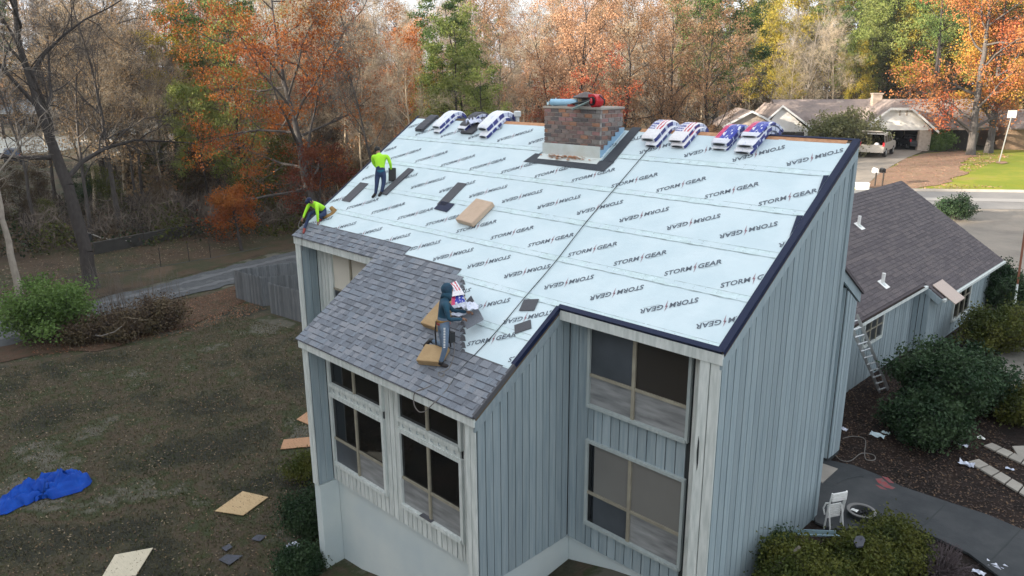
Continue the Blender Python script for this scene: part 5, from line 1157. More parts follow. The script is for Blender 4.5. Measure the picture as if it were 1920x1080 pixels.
mb = MB(); pv = J3['pelvis']; q = [pv+r_*.16+u_*.10-fw*.05, pv+r_*.27+u_*.0-fw*.08, pv+r_*.22-u_*.11-fw*.1, pv+r_*.08-u_*.17-fw*.12, pv-r_*.06-u_*.18-fw*.12]; mb.tube(q, [.06, .085, .085, .07, .05], 10); o = mb.build('tool_pouch', m_pouch, t3, smooth=True); o.matrix_parent_inverse = I3

# ---------------------------------------------------------------- bundles of shingles over the ridge
def wrapmat(name, a, b, c, style, sidet=.60):
    """flat packaging print: stripes, a star field, plain panels, by position on the pack"""
    m = bpy.data.materials.new(name); m.use_nodes = True; n = m.node_tree.nodes; l = m.node_tree.links; p = n['Principled BSDF']; p.inputs['Roughness'].default_value = .28
    uvn = n.new('ShaderNodeUVMap'); uvn.uv_map = 'UVMap'; sp = n.new('ShaderNodeSeparateXYZ'); l.new(uvn.outputs[0], sp.inputs[0])
    def gt(sock, v):
        q = n.new('ShaderNodeMath'); q.operation = 'GREATER_THAN'; q.inputs[1].default_value = v; l.new(sock, q.inputs[0]); return q.outputs[0]
    def mixc(f, A, Bc):
        x = n.new('ShaderNodeMix'); x.data_type = 'RGBA'
        l.new(f, x.inputs['Factor'])
        for s_, k_ in ((A, 'A'), (Bc, 'B')):
            if isinstance(s_, tuple): x.inputs[k_].default_value = (*s_, 1)
            else: l.new(s_, x.inputs[k_])
        return x.outputs['Result']
    wv = n.new('ShaderNodeMath'); wv.operation = 'FRACT'; ml = n.new('ShaderNodeMath'); ml.operation = 'MULTIPLY_ADD'
    nz = n.new('ShaderNodeTexNoise'); nz.inputs['Scale'].default_value = 5; l.new(uvn.outputs[0], nz.inputs['Vector'])
    l.new(sp.outputs[0], ml.inputs[0]); ml.inputs[1].default_value = 5.; l.new(nz.outputs['Fac'], ml.inputs[2]); l.new(ml.outputs[0], wv.inputs[0])
    stripes = mixc(gt(wv.outputs[0], .55), a, b)
    vo = n.new('ShaderNodeTexVoronoi'); vo.inputs['Scale'].default_value = 11; vo.inputs['Randomness'].default_value = .2; l.new(uvn.outputs[0], vo.inputs['Vector'])
    stars = mixc(gt(vo.outputs['Distance'], .38), (.8, .8, .85), c)
    if style == 'flag': panel = mixc(gt(sp.outputs[0], .5), stars, stripes); out = mixc(gt(sp.outputs[1], .32), a, panel)
    elif style == 'panel':
        blot = mixc(gt(nz.outputs['Fac'], .57), c, a); out = mixc(gt(sp.outputs[0], .34), b, blot); out = mixc(gt(sp.outputs[1], .14), a, out)
    else: 
        n2 = n.new('ShaderNodeTexNoise'); n2.inputs['Scale'].default_value = 3.5; l.new(uvn.outputs[0], n2.inputs['Vector']); out = mixc(gt(n2.outputs['Fac'], sidet), a, c)
    l.new(out, p.inputs['Base Color'])
    t = n.new('ShaderNodeTexNoise'); t.inputs['Scale'].default_value = 12; l.new(uvn.outputs[0], t.inputs['Vector']); bp = n.new('ShaderNodeBump'); bp.inputs['Strength'].default_value = .8; bp.inputs['Distance'].default_value = .03; l.new(t.outputs['Fac'], bp.inputs['Height']); l.new(bp.outputs[0], p.inputs['Normal'])
    return m
W_FLAG = wrapmat('flag_printed_wrap', (.78, .76, .78), (.55, .03, .07), (.03, .05, .28), 'flag'); W_PANEL = wrapmat('red_blue_panel_wrap', (.72, .74, .82), (.60, .03, .14), (.03, .05, .38), 'panel'); W_WHITE = wrapmat('white_wrap', (.80, .82, .86), (.5, .5, .6), (.62, .68, .82), 'plain')
W_SIDE = wrapmat('navy_white_side_wrap', (.60, .66, .82), (.5, .5, .6), (.04, .05, .22), 'plain', .53)
def drape(x, v_lo, length, wd, th_, h0, yaw=0., over=.42, name='pack', wrap=W_WHITE, parent=None, bare=False, sag=0.):
    """a flexible pack lying up the slope and bending over the ridge"""
    pts = []; N = 14
    for i in range(N+1):
        d = v_lo+length*i/N
        if d <= RV-.06: pts.append((rp(0, d)[1:], np.array([-SI, CO])))
        else:
            e = min(1., (d-(RV-.06))/.30); a = math.atan(S)-e*1.25; prev, _ = pts[-1]; st = length/N; tn = np.array([math.cos(a), math.sin(a)]); pts.append((prev+tn*st, np.array([-math.sin(a), math.cos(a)])))
    V = []; prof = [(-.5, 0), (-.5, .75), (-.40, 1), (.40, 1), (.5, .75), (.5, 0)]
    uv = []
    for i, (p, nn) in enumerate(pts):
        for (a, b) in prof:
            pinch = 1-(.10 if i in (0, N) else 0); hh = h0+th_*b*(1-(.15 if i in (0, N) else 0))+.004*math.sin(i*2.1+a*5); q = p+nn*hh
            V.append((x+a*wd*pinch+yaw*(i/N-.5), q[0], q[1])); uv.append((a+.5, i/N))
    k = len(prof); F = [(i*k+j, i*k+j+1, (i+1)*k+j+1, (i+1)*k+j) for i in range(N) for j in range(k-1)]+[(i*k+k-1, i*k, (i+1)*k, (i+1)*k+k-1) for i in range(N)]
    MI = [0 if j in (1, 2, 3) else 1 for i in range(N) for j in range(k-1)]+[1]*N
    F += [tuple(range(k)), tuple(range(N*k+k-1, N*k-1, -1))]; MI += [2, 2]
    mats_ = [m_shdark, m_shdark, m_black] if bare else [wrap, W_SIDE, wrap]
    o = meshobj(name, V, F, mats_, parent, MI)
    uvl = o.data.uv_layers.new(name='UVMap'); 
    for lp in o.data.loops: uvl.data[lp.index].uv = uv[lp.vertex_index]
    if not bare:  # dark oval: the open end where the shingles show
        p, nn = pts[0]; tn = np.array([nn[1], -nn[0]]); mb = MB(); c = np.array([x-yaw*.5, *(p+nn*(h0+th_*.45))]); ring = []
        for q in range(14):
            a = 2*math.pi*q/14; ring.append(c+np.array([math.cos(a)*wd*.36, 0, 0])+np.array([0, *(nn*math.sin(a)*th_*.26)]))
        mb.prism(ring, np.array([0, *(-tn*.008)])); e = mb.build('open_end', m_black, o)
    return o
def bundle(x, v, specs, label, group=None, yaw=0., name='shingle_bundle'):
    """specs from the bottom up: (dx, dv, width, thick, wrap)"""
    t = empty(name, tuple(rp(x, v)), 0, label, 'shingle bundle', group); I = Matrix.Translation(-Vector(rp(x, v))); h = .02
    for (dx, dv, wd, th_, wr, ln) in specs:
        o = drape(x+dx, v+dv, ln, wd, th_, h, yaw, wrap=wr if wr else W_WHITE, bare=wr is None, parent=t); o.matrix_parent_inverse = I; h += th_+.004
    return t
GR = 'shingle bundles along the ridge'
bundle(9.02, 4.90, [(.06, -.08, .34, .09, W_WHITE, .95), (-.03, .0, .40, .12, W_FLAG, 1.)], 'wrapped pack with flag print on the ridge, nearest to the chimney', GR, .04)
bundle(9.72, 4.92, [(.04, -.06, .38, .10, W_FLAG, .95), (-.02, .0, .40, .08, W_FLAG, .95)], 'torn flag printed pack on the ridge, second right of the chimney', GR, .04)
bundle(10.78, 4.94, [(.0, -.05, .38, .06, W_WHITE, .85), (-.0, .0, .40, .12, W_PANEL, .92)], 'red and blue pack lying alone low on the ridge, third right of the chimney', GR, .08)
bundle(11.36, 4.86, [(.0, -.04, .40, .09, W_WHITE, 1.0), (.04, .05, .40, .10, W_WHITE, .95), (.05, .26, .40, .06, W_PANEL, .75)], 'tall stack of packs with dark open band, rightmost on the ridge', GR, .10)
bundle(3.60, 4.78, [(.08, -.10, .34, .11, W_WHITE, .95), (.0, .06, .42, .15, W_WHITE, 1.)], 'thick white and navy pack on the ridge, just left of the vent pipe', GR, .05)
bundle(2.75, 4.86, [(.12, -.06, .50, .07, None, .7), (-.08, .0, .36, .09, W_WHITE, .9), (-.05, .1, .3, .03, None, .75)], 'opened pack spilling black shingles on the ridge, second from the left end', GR, .05)
bundle(1.60, 4.78, [(.06, -.05, .30, .08, W_WHITE, .9), (.0, .06, .38, .12, W_WHITE, .95)], 'slim white pack on the ridge, leftmost of the wrapped ones', GR, .05)
bundle(.78, 4.76, [(.0, .0, .36, .05, None, .75), (.0, .02, .36, .03, None, .7)], 'bare black shingle stack at the far left end of the ridge', GR, .05)
# torn plastic on the opened pack
def crumple(name, c, size, seed, m, label=None, cat=None, parent=None, flat=.5, n=9):
    r = np.random.default_rng(seed); V = []; F = []
    for j in range(n):
        for i in range(n):
            u, v = i/(n-1)-.5, j/(n-1)-.5; V.append((c[0]+size[0]*(u+r.normal(0, .03)), c[1]+size[1]*(v+r.normal(0, .03)), c[2]+size[2]*(abs(r.normal(0, .3))+.5*max(0, .5-(u*u+v*v)*3))))
    for j in range(n-1):
        for i in range(n-1): F.append((j*n+i, j*n+i+1, (j+1)*n+i+1, (j+1)*n+i))
    o = meshobj(name, V, F, m, parent)
    sm = o.modifiers.new('s', 'SOLIDIFY'); sm.thickness = .004
    if label: tag(o, label, cat)
    return o
crumple('torn_wrap', rp(2.98, 5.15, .14), (.22, .5, .22), 4, m_wrap, 'crumpled white plastic torn open on the second ridge pack', 'plastic wrap')
# ---- loose shingles and pads on the slope
def on_roof(name, x, v, lx, lv, h, m, ang, label, cat, group=None, th_=.012, bev=0):
    V = []; a = math.radians(ang); c, s_ = math.cos(a), math.sin(a)
    P = [rp(x+dx*c-dv*s_, v+dx*s_+dv*c, h) for dx, dv in ((-lx/2, -lv/2), (lx/2, -lv/2), (lx/2, lv/2), (-lx/2, lv/2))]
    o = MB().prism(P, rp(0, 0, th_)).build(name, m, bevel=bev); return tag(o, label, cat, group)
GL = 'loose shingle pieces on the underlayment'
on_roof('loose_shingle', .72, 1.95, .40, .80, .02, m_shdark, 0, 'loose grey shingle lying left of the standing worker', 'shingle', GL)
on_roof('loose_shingle', 2.02, 2.60, .26, 1.1, .02, m_shdark, -4, 'long dark strip of shingles right of the standing worker', 'shingle', GL, .03)
on_roof('loose_shingle', 4.44, 2.46, .34, .86, .02, m_shdark, 0, 'loose shingle above the small black piece in mid roof', 'shingle', GL)
on_roof('loose_shingle', 4.58, 2.0, .52, .30, .02, m_navy, -3, 'small black piece just left of the tan foam pad', 'shingle', GL)
on_roof('loose_shingle', 9.22, -.15, .34, .30, .02, m_shdark, 18, 'square dark piece on the rope above the small one', 'shingle', GL)
on_roof('loose_shingle', 9.47, -.67, .34, .24, .02, m_shdark, 42, 'small dark piece below the rope near the rake', 'shingle', GL)
on_roof('foam_pad', 5.82, 1.93, .62, .78, .02, m_tan2, -4, 'pale tan square foam pad alone in the middle of the white slope', 'foam pad', 'roofing foam pads', .13, .02)
on_roof('foam_pad', 7.42, -.92, .50, .95, .04, m_tan, 0, 'upper tan foam pad behind the hooded worker', 'foam pad', 'roofing foam pads', .14, .02)
on_roof('foam_pad', 8.10, -1.95, .56, .42, .04, m_tan, 14, 'lowest yellow foam pad under the worker knee', 'foam pad', 'roofing foam pads', .15, .02)
# pack leaning behind the worker + shingle stack he handles
def slab(name, c, ax, ay, az, m, label, cat, parent=None): 
    c, ax, ay, az = map(np.array, (c, ax, ay, az)); o = MB().frame(c-ax/2-ay/2-az/2, ax, ay, az).build(name, m, parent, bevel=.01)
    if label: tag(o, label, cat)
    return o
pk = empty('shingle_bundle', tuple(rp(8.3, -.85, .1)), 0, 'upright flag printed pack in front of the hooded worker', 'shingle bundle'); PKI = Matrix.Translation(-pk.location)
def qbox(name, pts4, off, m, uvs=True):
    off = np.array(off); V = [np.array(p) for p in pts4]; V = V+[p+off for p in V]
    o = meshobj(name, V, [(0, 1, 2, 3), (7, 6, 5, 4), (0, 4, 5, 1), (1, 5, 6, 2), (2, 6, 7, 3), (3, 7, 4, 0)], m, pk, [0, 0, 1, 1, 1, 1]); o.matrix_parent_inverse = PKI
    l_ = o.data.uv_layers.new(name='UVMap'); T = [(0, 0), (1, 0), (1, 1), (0, 1)]*2
    for lp in o.data.loops: l_.data[lp.index].uv = T[lp.vertex_index]
    return o
dpk = float((rp(8.3, -.9, .2)-CAM)@fw)
cp_ = lambda x, y, dd=0.: cam_pt(760+x/4.91, 500+y/4.91, dpk+dd)
qbox('pack_upper', [cp_(425, 275, .15), cp_(545, 255, .15), cp_(468, 130, .45), cp_(345, 190, .45)], fw*.1, [W_FLAG, m_wrap])
qbox('pack_lower', [cp_(420, 385), cp_(560, 350), cp_(525, 235, .25), cp_(430, 262, .25)], fw*.12, [W_PANEL, m_wrap])
qbox('pack_white_end', [cp_(415, 392, -.02), cp_(562, 358, -.02), cp_(550, 322, -.0), cp_(420, 360, -.0)], fw*.08, [m_wrap, m_wrap])
o = MB().prism([cp_(420, 420, .05), cp_(545, 380, .05), cp_(545, 350, .1), cp_(420, 392, .1)], fw*.2).build('pack_shadow_gap', m_shdark, pk); o.matrix_parent_inverse = PKI
sh_ = empty('shingle_stack', tuple(rp(8.62, -.95, .1)), 0, 'open grey shingle stack held in front of the hooded worker', 'shingle stack'); SHI = Matrix.Translation(-sh_.location)
for i in range(5):
    e = i*.03; o = MB().prism([cp_(565, 578-i*3, .1+e-.42), cp_(720, 492-i*3, .1+e-.42), cp_(665, 380-i*2, .3+e-.42), cp_(525, 462-i*3, .3+e-.42)], fw*.025).build('shingle', m_shing[(1, 3)[i % 2]], sh_); o.matrix_parent_inverse = SHI
o = MB().prism([cp_(600, 400, .1), cp_(640, 330, .15), cp_(605, 265, .2), cp_(555, 320, .2)], fw*.04).build('shingle', m_shdark, sh_); o.matrix_parent_inverse = SHI
crumple('torn_wrap', cp_(600, 375, -.28), (.34, .34, .14), 8, m_wrap, 'torn white and red plastic on the shingle stack the worker opens', 'plastic wrap', n=8)
crumple('torn_wrap', cp_(485, 440, -.15), (.26, .24, .08), 12, m_wrap, 'white plastic bunched at the hands of the hooded worker', 'plastic wrap', n=7)
slab('shingle_box', J2['haR']+r_*.03-u_*.13+fw*.03, r_*.20, fw*.1, u_*.36, m_black, 'black pack of shingles held at the hip of the standing worker', 'shingle pack')
# ---- ropes
def rope(pts, r, m, label, n=5):
    P = []; Q = [np.array(p, float) for p in pts]
    for i in range(len(Q)-1):
        p0, p1, p2, p3 = Q[max(i-1, 0)], Q[i], Q[i+1], Q[min(i+2, len(Q)-1)]
        for k in range(n): t = k/n; P.append(.5*((2*p1)+(-p0+p2)*t+(2*p0-5*p1+4*p2-p3)*t*t+(-p0+3*p1-3*p2+p3)*t**3))
    P.append(Q[-1]); o = MB().tube(P, r, 5).build('rope', m); return tag(o, label, 'rope')
def rq(px, py, h=.03):
    n = rp(0, 0, 1); q = hit(px, py, n, h); return q
rope([rq(1224, 270), rq(1160, 345), rq(1100, 415), rq(1040, 492), rq(985, 556), rq(930, 622), rq(890, 665), rq(864, 692), rq(845, 720)], .009, m_rope_d, 'dark safety rope running diagonally down the white slope from the ridge')
rope([rq(829, 696), rq(834, 701), rq(826, 706), rq(822, 699), rq(832, 697), rq(842, 690), rq(850, 672), rq(852, 650), rq(848, 632)], .012, m_rope, 'grey lanyard coiled at the hooded worker feet')
fy = -B-.06
def fr(px, py, y=fy): return hit(px, py, (0, 1, 0), y)
rope([rq(846, 716), rq(838, 730), rq(826, 744), rq(812, 757, .05), fr(805, 764), fr(797, 771), fr(786, 772), fr(777, 760), fr(776, 742, -B-.03), rq(782, 733), rq(800, 727), rq(820, 716), rq(834, 703)], .011, m_rope, 'pale rope loop hanging over the lower eave')
rope([(J3['haL']+[0, 0, .05]), (.2, .05, .3), fr(566, 437, -.05), fr(566, 455, -.06), fr(567, 470, -.06)], .008, m_rope, 'thin pale rope hanging past the roof corner by the crouching worker')
# ---- things on the chimney crown
ct = CZ+.055
mb = MB(); mb.tube([(6.32, 3.66, ct+.085), (6.95, 3.9, ct+.085)], .08, 14); mb.tube([(6.305, 3.655, ct+.085), (6.315, 3.66, ct+.085)], .055, 12, 1); mb.tube([(6.30, 3.652, ct+.085), (6.304, 3.654, ct+.085)], .03, 10, 0)
tag(mb.build('underlayment_roll', [m_bluefoil, m_navy], smooth=False), 'pale blue roll of underlayment on the left of the chimney top', 'roll')
crumple('loose_sheet', (6.28, 3.80, ct), (.25, .3, .26), 21, m_under, 'white sheet end standing up behind the blue roll on the chimney', 'sheet')
mb = MB(); c_ = (7.05, 4.1, ct); mb.lathe([(.10, 0), (.10, .18)], c_, 14); mb.lathe([(.30, .18), (.32, .21), (.12, .30), (.03, .33)], c_, 18)
tag(mb.build('chimney_cap', mat('dull_brown_metal', (.10,.075,.07), .5, metal=.4)), 'round brown metal cap in the middle of the chimney top', 'chimney cap')
mb = MB(); mb.box((6.55, 4.1, ct), (6.95, 4.35, ct+.17), 0); tag(mb.build('cardboard_box', m_tan2, bevel=.01), 'tan box behind the blue roll on the chimney top', 'box')
mb = MB(); mb.tube([(7.62, 3.66, ct+.14), (7.66, 3.86, ct+.14)], .145, 20); mb.tube([(7.612, 3.62, ct+.14), (7.62, 3.66, ct+.14)], .10, 16, 1); mb.tube([(7.6, 3.6, ct+.14), (7.612, 3.62, ct+.14)], [.06, .07], 12, 0)
mb.tube([(7.75, 3.75, ct+.27), (7.9, 3.75, ct+.16), (7.88, 3.75, ct+.05)], .018, 6, 1); mb.box((7.45, 3.7, ct+.22), (7.6, 3.85, ct+.29))
tag(mb.build('hose_reel', [m_red, m_black]), 'red round hose reel on the right of the chimney top', 'hose reel')
mb = MB(); V = []; F = []
for i in range(7):
    for j in range(7):
        u, v = i/6, j/6-.5; wdt = .17*math.sin(math.pi*min(.9, .25+u*.75)); V.append((7.26+u*.34+v*wdt*.6, 3.36+u*.36-v*wdt*1.4, ct+.0+.02+u*.14+v*v*.12-.08*(1-u)))
for i in range(6):
    for j in range(6): F.append((i*7+j, i*7+j+1, (i+1)*7+j+1, (i+1)*7+j))
mb.add(V, F); mb.tube([(7.58, 3.70, ct+.13), (7.75, 3.9, ct+.16)], .022, 6)
o = mb.build('metal_scoop', m_grnmetal); s_ = o.modifiers.new('s', 'SOLIDIFY'); s_.thickness = .012; tag(o, 'grey green scoop shaped shovel hanging over the front edge of the chimney', 'shovel')
mb = MB(); mb.tube([(6.98, 3.62, ct+.05), (7.25, 3.7, ct+.10), (7.55, 3.85, ct+.17)], [.02, .035, .03], 6); mb.tube([(7.0, 3.75, ct+.05), (7.5, 3.95, ct+.2)], .022, 6); mb.box((6.9, 3.6, ct), (7.05, 3.7, ct+.05), 1)
tag(mb.build('roofing_tool', [m_black, m_redshoe]), 'black pole tools lying across the chimney top', 'tool')
# vent pipe and white rails behind the ridge
mb = MB().tube([(3.95, 4.9, 2.2), (3.95, 4.9, 3.18)], .055, 12); mb.lathe([(.085, 0), (.1, .02), (.1, .14), (.07, .16)], (3.95, 4.9, 3.16), 14)
tag(mb.build('vent_pipe', mat('white_pvc', (.6,.63,.63), .4)), 'white pipe with cap standing behind the ridge left of the chimney', 'pipe')
tag(MB().tube([(5.2, 4.9, 2.98), (6.0, 4.95, 3.0)], .03, 8).tube([(5.25, 5.1, 3.32), (5.95, 5.1, 3.34)], .025, 8).tube([(5.3, 5.0, 2.6), (5.3, 5.0, 3.34)], .03, 8).build('pipe_rail', m_white), 'white rail pieces just left of the chimney behind the ridge', 'rail')
# ---------------------------------------------------------------- yard, left side
def ply(pts, m, label, group='plywood sheets on the lawn'):
    P = [gp(*p, .03) for p in pts]; o = MB().prism(P, (0, 0, .02)).build('plywood_sheet', m); return tag(o, label, 'plywood', group)
ply([(403, 959), (456, 967), (503, 933), (455, 922)], m_ply, 'golden plywood sheet lying alone in the middle of the lawn')
ply([(190, 1085), (255, 1080), (287, 1028), (216, 1041)], m_ply2, 'pale plywood sheet at the bottom edge of the lawn')
ply([(526, 843), (600, 836), (600, 818), (532, 825)], m_ply3, 'orange plywood sheet tucked beside the house corner, nearer one')
ply([(556, 787), (600, 806), (610, 785), (580, 770)], m_ply3, 'corner of plywood peeping out left of the house, farther one')
def tarp():
    cen = [(-5, 968), (25, 945), (60, 925), (95, 915), (125, 912), (160, 895)]; half = [(.18), (.45), (.62), (.66), (.75), (.42)]; P = [gp(*c) for c in cen]; n = 40; V = []; F = []; m_ = 22; r = np.random.default_rng(9)
    for i in range(n+1):
        t = i/n*(len(P)-1); k = min(int(t), len(P)-2); f = t-k; c = P[k]*(1-f)+P[k+1]*f; d = unit(P[k+1]-P[k]); nn = np.array([-d[1], d[0], 0]); hw = half[k]*(1-f)+half[k+1]*f
        if i in (0, n): hw *= .3
        hw *= 1+.07*math.sin(i*.9)
        for j in range(m_+1):
            s = j/m_*2-1; hgt = .30*(1-s*s)**.6*(1 if 0 < i < n else .1)*(hw/.7)*(1+.35*math.sin(s*5+i*.45)+.22*math.sin(s*9-i*.8)+.16*math.sin(s*15+i*1.9)+.10*math.sin(s*23-i*2.7)+.05*r.normal())
            V.append(c+nn*hw*s+np.array([0, 0, .03+max(0, hgt)]))
    for i in range(n):
        for j in range(m_): F.append((i*(m_+1)+j, i*(m_+1)+j+1, (i+1)*(m_+1)+j+1, (i+1)*(m_+1)+j))
    o = meshobj('tarp', V, F, m_tarp, smooth=True); tag(o, 'crumpled bright blue tarp lying on the lawn at the left', 'tarp')
tarp()
for pts, lab in (([(410, 1050), (425, 1040), (455, 1042), (430, 1060)], 'greyish blue shingle debris patch, lowest on the lawn'), ([(415, 1028), (430, 1020), (436, 1026), (424, 1034)], 'smallest blue debris patch on the lawn'), ([(470, 1012), (482, 1003), (500, 1004), (488, 1015)], 'flat blue debris patch nearest to the house wall')):
    P = [gp(*p, .035) for p in pts]; tag(MB().prism(P, (0, 0, .012)).build('debris_sheet', mat('faded_blue_wrap', (.06,.065,.10), .7, .3, 9, (.035,.04,.04))), lab, 'debris', 'blue debris on the lawn')
crumple('plastic_wrapper', gp(548, 1071, .02), (.65, .6, .34), 31, W_SIDE, 'large crumpled white and blue wrapper at the bottom by the house corner', 'wrapper', n=10)
bpy.data.objects['plastic_wrapper'].data.materials[0] = m_wrap
crumple('plastic_wrapper', gp(554, 1031, .02), (.5, .35, .2), 33, m_wrap, 'small white wrapper scraps on the dark bush above the large wrapper', 'wrapper')
# wooden privacy fence
def fence(segs, label):
    base = gp(*segs[0][0]); t = empty('wooden_fence', tuple(base), 0, label, 'fence'); I = Matrix.Translation(-Vector(base))
    for (a, b, hgt) in segs:
        A, Bq = gp(*a), gp(*b); d = Bq-A; ln = np.linalg.norm(d[:2]); u = d/ln; n = np.array([-u[1], u[0], 0]); k = max(2, int(ln/.145))
        for i in range(k):
            q = A+d*i/k; hh = hgt+random.uniform(-.04, .03); tl = random.uniform(-.006, .006)
            o = MB().frame(q-[0, 0, .1], u*(ln/k-.012), n*.022, np.array([tl, tl, hh+.1])).build('board', m_fence, t); o.matrix_parent_inverse = I
        o = MB().frame(A+[0, 0, .4]+n*.025, d, n*.04, (0, 0, .09)).frame(A+[0, 0, 1.4]+n*.025, d, n*.04, (0, 0, .09)).build('rail', m_fence, t); o.matrix_parent_inverse = I
        for q in (A, Bq): o = MB().frame(q-[0, 0, .1]+n*.03, u*.09, n*.09, (0, 0, hgt+.08)).build('post', m_fence, t); o.matrix_parent_inverse = I
FH = 1.62
fence([((444, 560), (491, 574), FH), ((491, 574), (620, 566), FH), ((444, 560), (640, 530), FH)], 'weathered grey board fence forming an open pen by the lane')
fence([((508, 587), (600, 615), FH)], 'shorter weathered board fence panel running to the house corner')
# wire fence posts, hanging wire and a box on a post beyond the lane
for i, (x, y) in enumerate(((815, 457), (1060, 490), (1185, 485), (748, 450), (905, 500))):
    px_, py_ = x/3, 360+(y-360)/3 if y > 700 else 360+(y-240)/3; 
WPN = [(272, 462), (355, 490), (395, 484), (302, 500)]
for k, (a, b) in enumerate(WPN):
    p = gp(a, b); tag(MB().tube([p-[0, 0, .2], p+[0, 0, 1.25]], .03, 6).build('fence_post', m_barkdark), ['thin dark post beside the ditch end', 'thin dark wire post left of the orange tree, taller', 'thin dark post just left of the small orange tree', 'thin dark post by the fallen white branch'][k], 'post')
pA = [gp(a, b, 1.15) for a, b in ((110, 522), (302, 500), (355, 490), (395, 484), (500, 462))]
tag(MB().tube(pA, .012, 4).build('fence_wire', m_rope_d), 'single wire strung along the thin posts beyond the lane', 'wire')
p = gp(172, 520); p0 = p+[0, 0, 0]
t = empty('bird_box', tuple(p), 0, 'dark box on a thin post left of the ditch wall', 'box'); I = Matrix.Translation(-Vector(p))
for nm, mb, m in (('post', MB().tube([p, p+[0, 0, 2.6]], .04, 6), m_barkdark), ('box', MB().frame(p+[-.3, -.3, 2.3], (.6, .2, 0), (-.1, .4, 0), (0, 0, .42)), m_black)): o = mb.build(nm, m, t); o.matrix_parent_inverse = I
br = [gp(147, 428, .9), gp(165, 436, .7), gp(190, 446, .6), gp(216, 450, .75), gp(246, 452, .5)]
tag(MB().tube(br, [.05, .045, .04, .03, .02], 6).build('fallen_branch', mat('bleached_wood', (.42,.40,.36), .9)), 'bleached fallen branch lying across the dark slope beyond the lane', 'branch')
# ---- shrubs made of stems and leaves
def shrub(seed, base, wpx, h, leaf, label, per=8, sig=.12, size=.07, n=40, bark=m_barkdark, dome=True, name='bush', lean=0, aspect=1., rz=0.):
    t = Tree(seed); r = t.r; b = base
    for i in range(n):
        az = r.random()*6.283; rr = math.sqrt(r.random()); el = (1-rr*.75)
        d = unit([math.cos(az)*rr*1.3, math.sin(az)*rr*1.3, .35+el]); reach = h*(.75+.3*r.random())*(1. if dome else 1.2)
        t.limb(np.zeros(3), np.array([d[0]*wpx/h, d[1]*wpx/h*aspect, d[2]]), reach*math.hypot(1, 0), .03, 1, 4, .12, .04, [(0, 0, (0, 0), 0), (5, .35, (25, 75), .25), (4, .5, (20, 70), .3)], {'rr': .5, 'wander': .2})
    pr = (t.trunk_mesh(bark), t.leaves(leaf, per, sig, size, flat=.9) if leaf else None)
    return trunk_parts(pr, name, label, 'bush', b, rz)
def sg(px, py): p = gp(px, py); return p
shrub(51, sg(1758, 785), 1.0, 2.0, L_dkgreen, 'largest dark green rounded shrub against the brown roofed wing', per=11, size=.085, n=70)
shrub(52, sg(1738, 822), 1.1, 1.15, L_dkgreen, 'low dark green shrub at the foot of the ladder', per=11, size=.085, n=55)
shrub(53, sg(1800, 760), 1.1, 1.5, L_dkgreen, 'dark green shrub right of the largest one', per=10, size=.085, n=50)
shrub(54, sg(1862, 655), 1.35, 1.5, L_olive, 'yellowish green shrub at the right edge beside the gravel path', per=10, size=.085, n=55)
shrub(55, sg(1880, 575), 1.3, 1.7, L_dkgreen, 'dark clipped shrub at the far corner of the wing', per=10, size=.085, n=50)
shrub(56, sg(1915, 790), 1.0, .9, L_olive, 'low olive shrub at the right edge above the stepping slabs', per=9, size=.08, n=40)
shrub(57, sg(1850, 560), .9, 1.6, L_dkgreen, 'dark shrub pressed against the far windows of the wing', per=10, size=.085, n=40)
shrub(58, sg(1790, 412), 1.2, 1.5, L_dkgreen, 'black looking round bush behind the wing roof by the street', per=6, size=.1, n=30)
shrub(59, sg(1600, 1085), 1.15, .78, L_olive, 'bright olive shrub at the bottom below the white chair', per=14, size=.06, n=70)
shrub(60, sg(1490, 1120), 1.05, .95, L_olive, 'olive shrub at the bottom against the tall right wall', per=14, size=.06, n=60)
shrub(61, sg(1670, 1050), .8, .75, L_olive, 'small olive shrub beside the concrete walk', per=12, size=.06, n=40)
shrub(62, sg(1760, 1078), .8, .65, None, 'leafless purple grey shrub beside the concrete walk', n=90, bark=mat('purple_twigs', (.09,.07,.075), .9))
shrub(63, sg(1440, 1050), .5, .55, L_dkgreen, 'small shrub at the base of the tall right wall', per=10, size=.06, n=30)
shrub(64, sg(105, 636), 1.75, 2.7, L_lime, 'fresh green feathery shrub left of the brush pile', per=9, size=.13, sig=.2, n=50)
shrub(65, sg(230, 632), 2.2, 1.3, L_brownbush, 'brown brush pile beside the lane', per=3, size=.1, sig=.2, n=90, aspect=.7)
shrub(66, sg(300, 618), 1.4, 1.6, L_brownbush, 'brown upright dry weeds at the right end of the brush pile', per=3, size=.1, sig=.2, n=70)
shrub(67, sg(160, 640), 1.4, 1.2, L_brownbush, 'brown tangle between green shrub and brush pile', per=3, size=.1, sig=.2, n=60)
shrub(68, sg(585, 1000), .55, 1.1, L_dkgreen, 'dark green shrub hugging the stucco house corner', per=12, size=.06, n=45)
shrub(69, sg(560, 1075), .7, .6, L_dkgreen, 'low dark shrub at the bottom by the wrappers', per=12, size=.06, n=45)
shrub(70, sg(570, 900), .35, .8, L_olive, 'thin olive weeds left of the house corner', per=8, size=.06, n=18)
shrub(71, NP(upx(1560), -4.0, -.5), 3.0, 4.6, leafmat('olive_tan_leaves', [(.10,.12,.045),(.17,.18,.08),(.24,.23,.12),(.13,.14,.06)], .2), 'round olive tan bush between the two white gables', per=9, size=.24, sig=.3, n=60)
shrub(72, gp(1755, 281), 1.8, 1.8, L_lime, 'light green shrub at the corner of the white garage', per=9, size=.2, sig=.3, n=30)
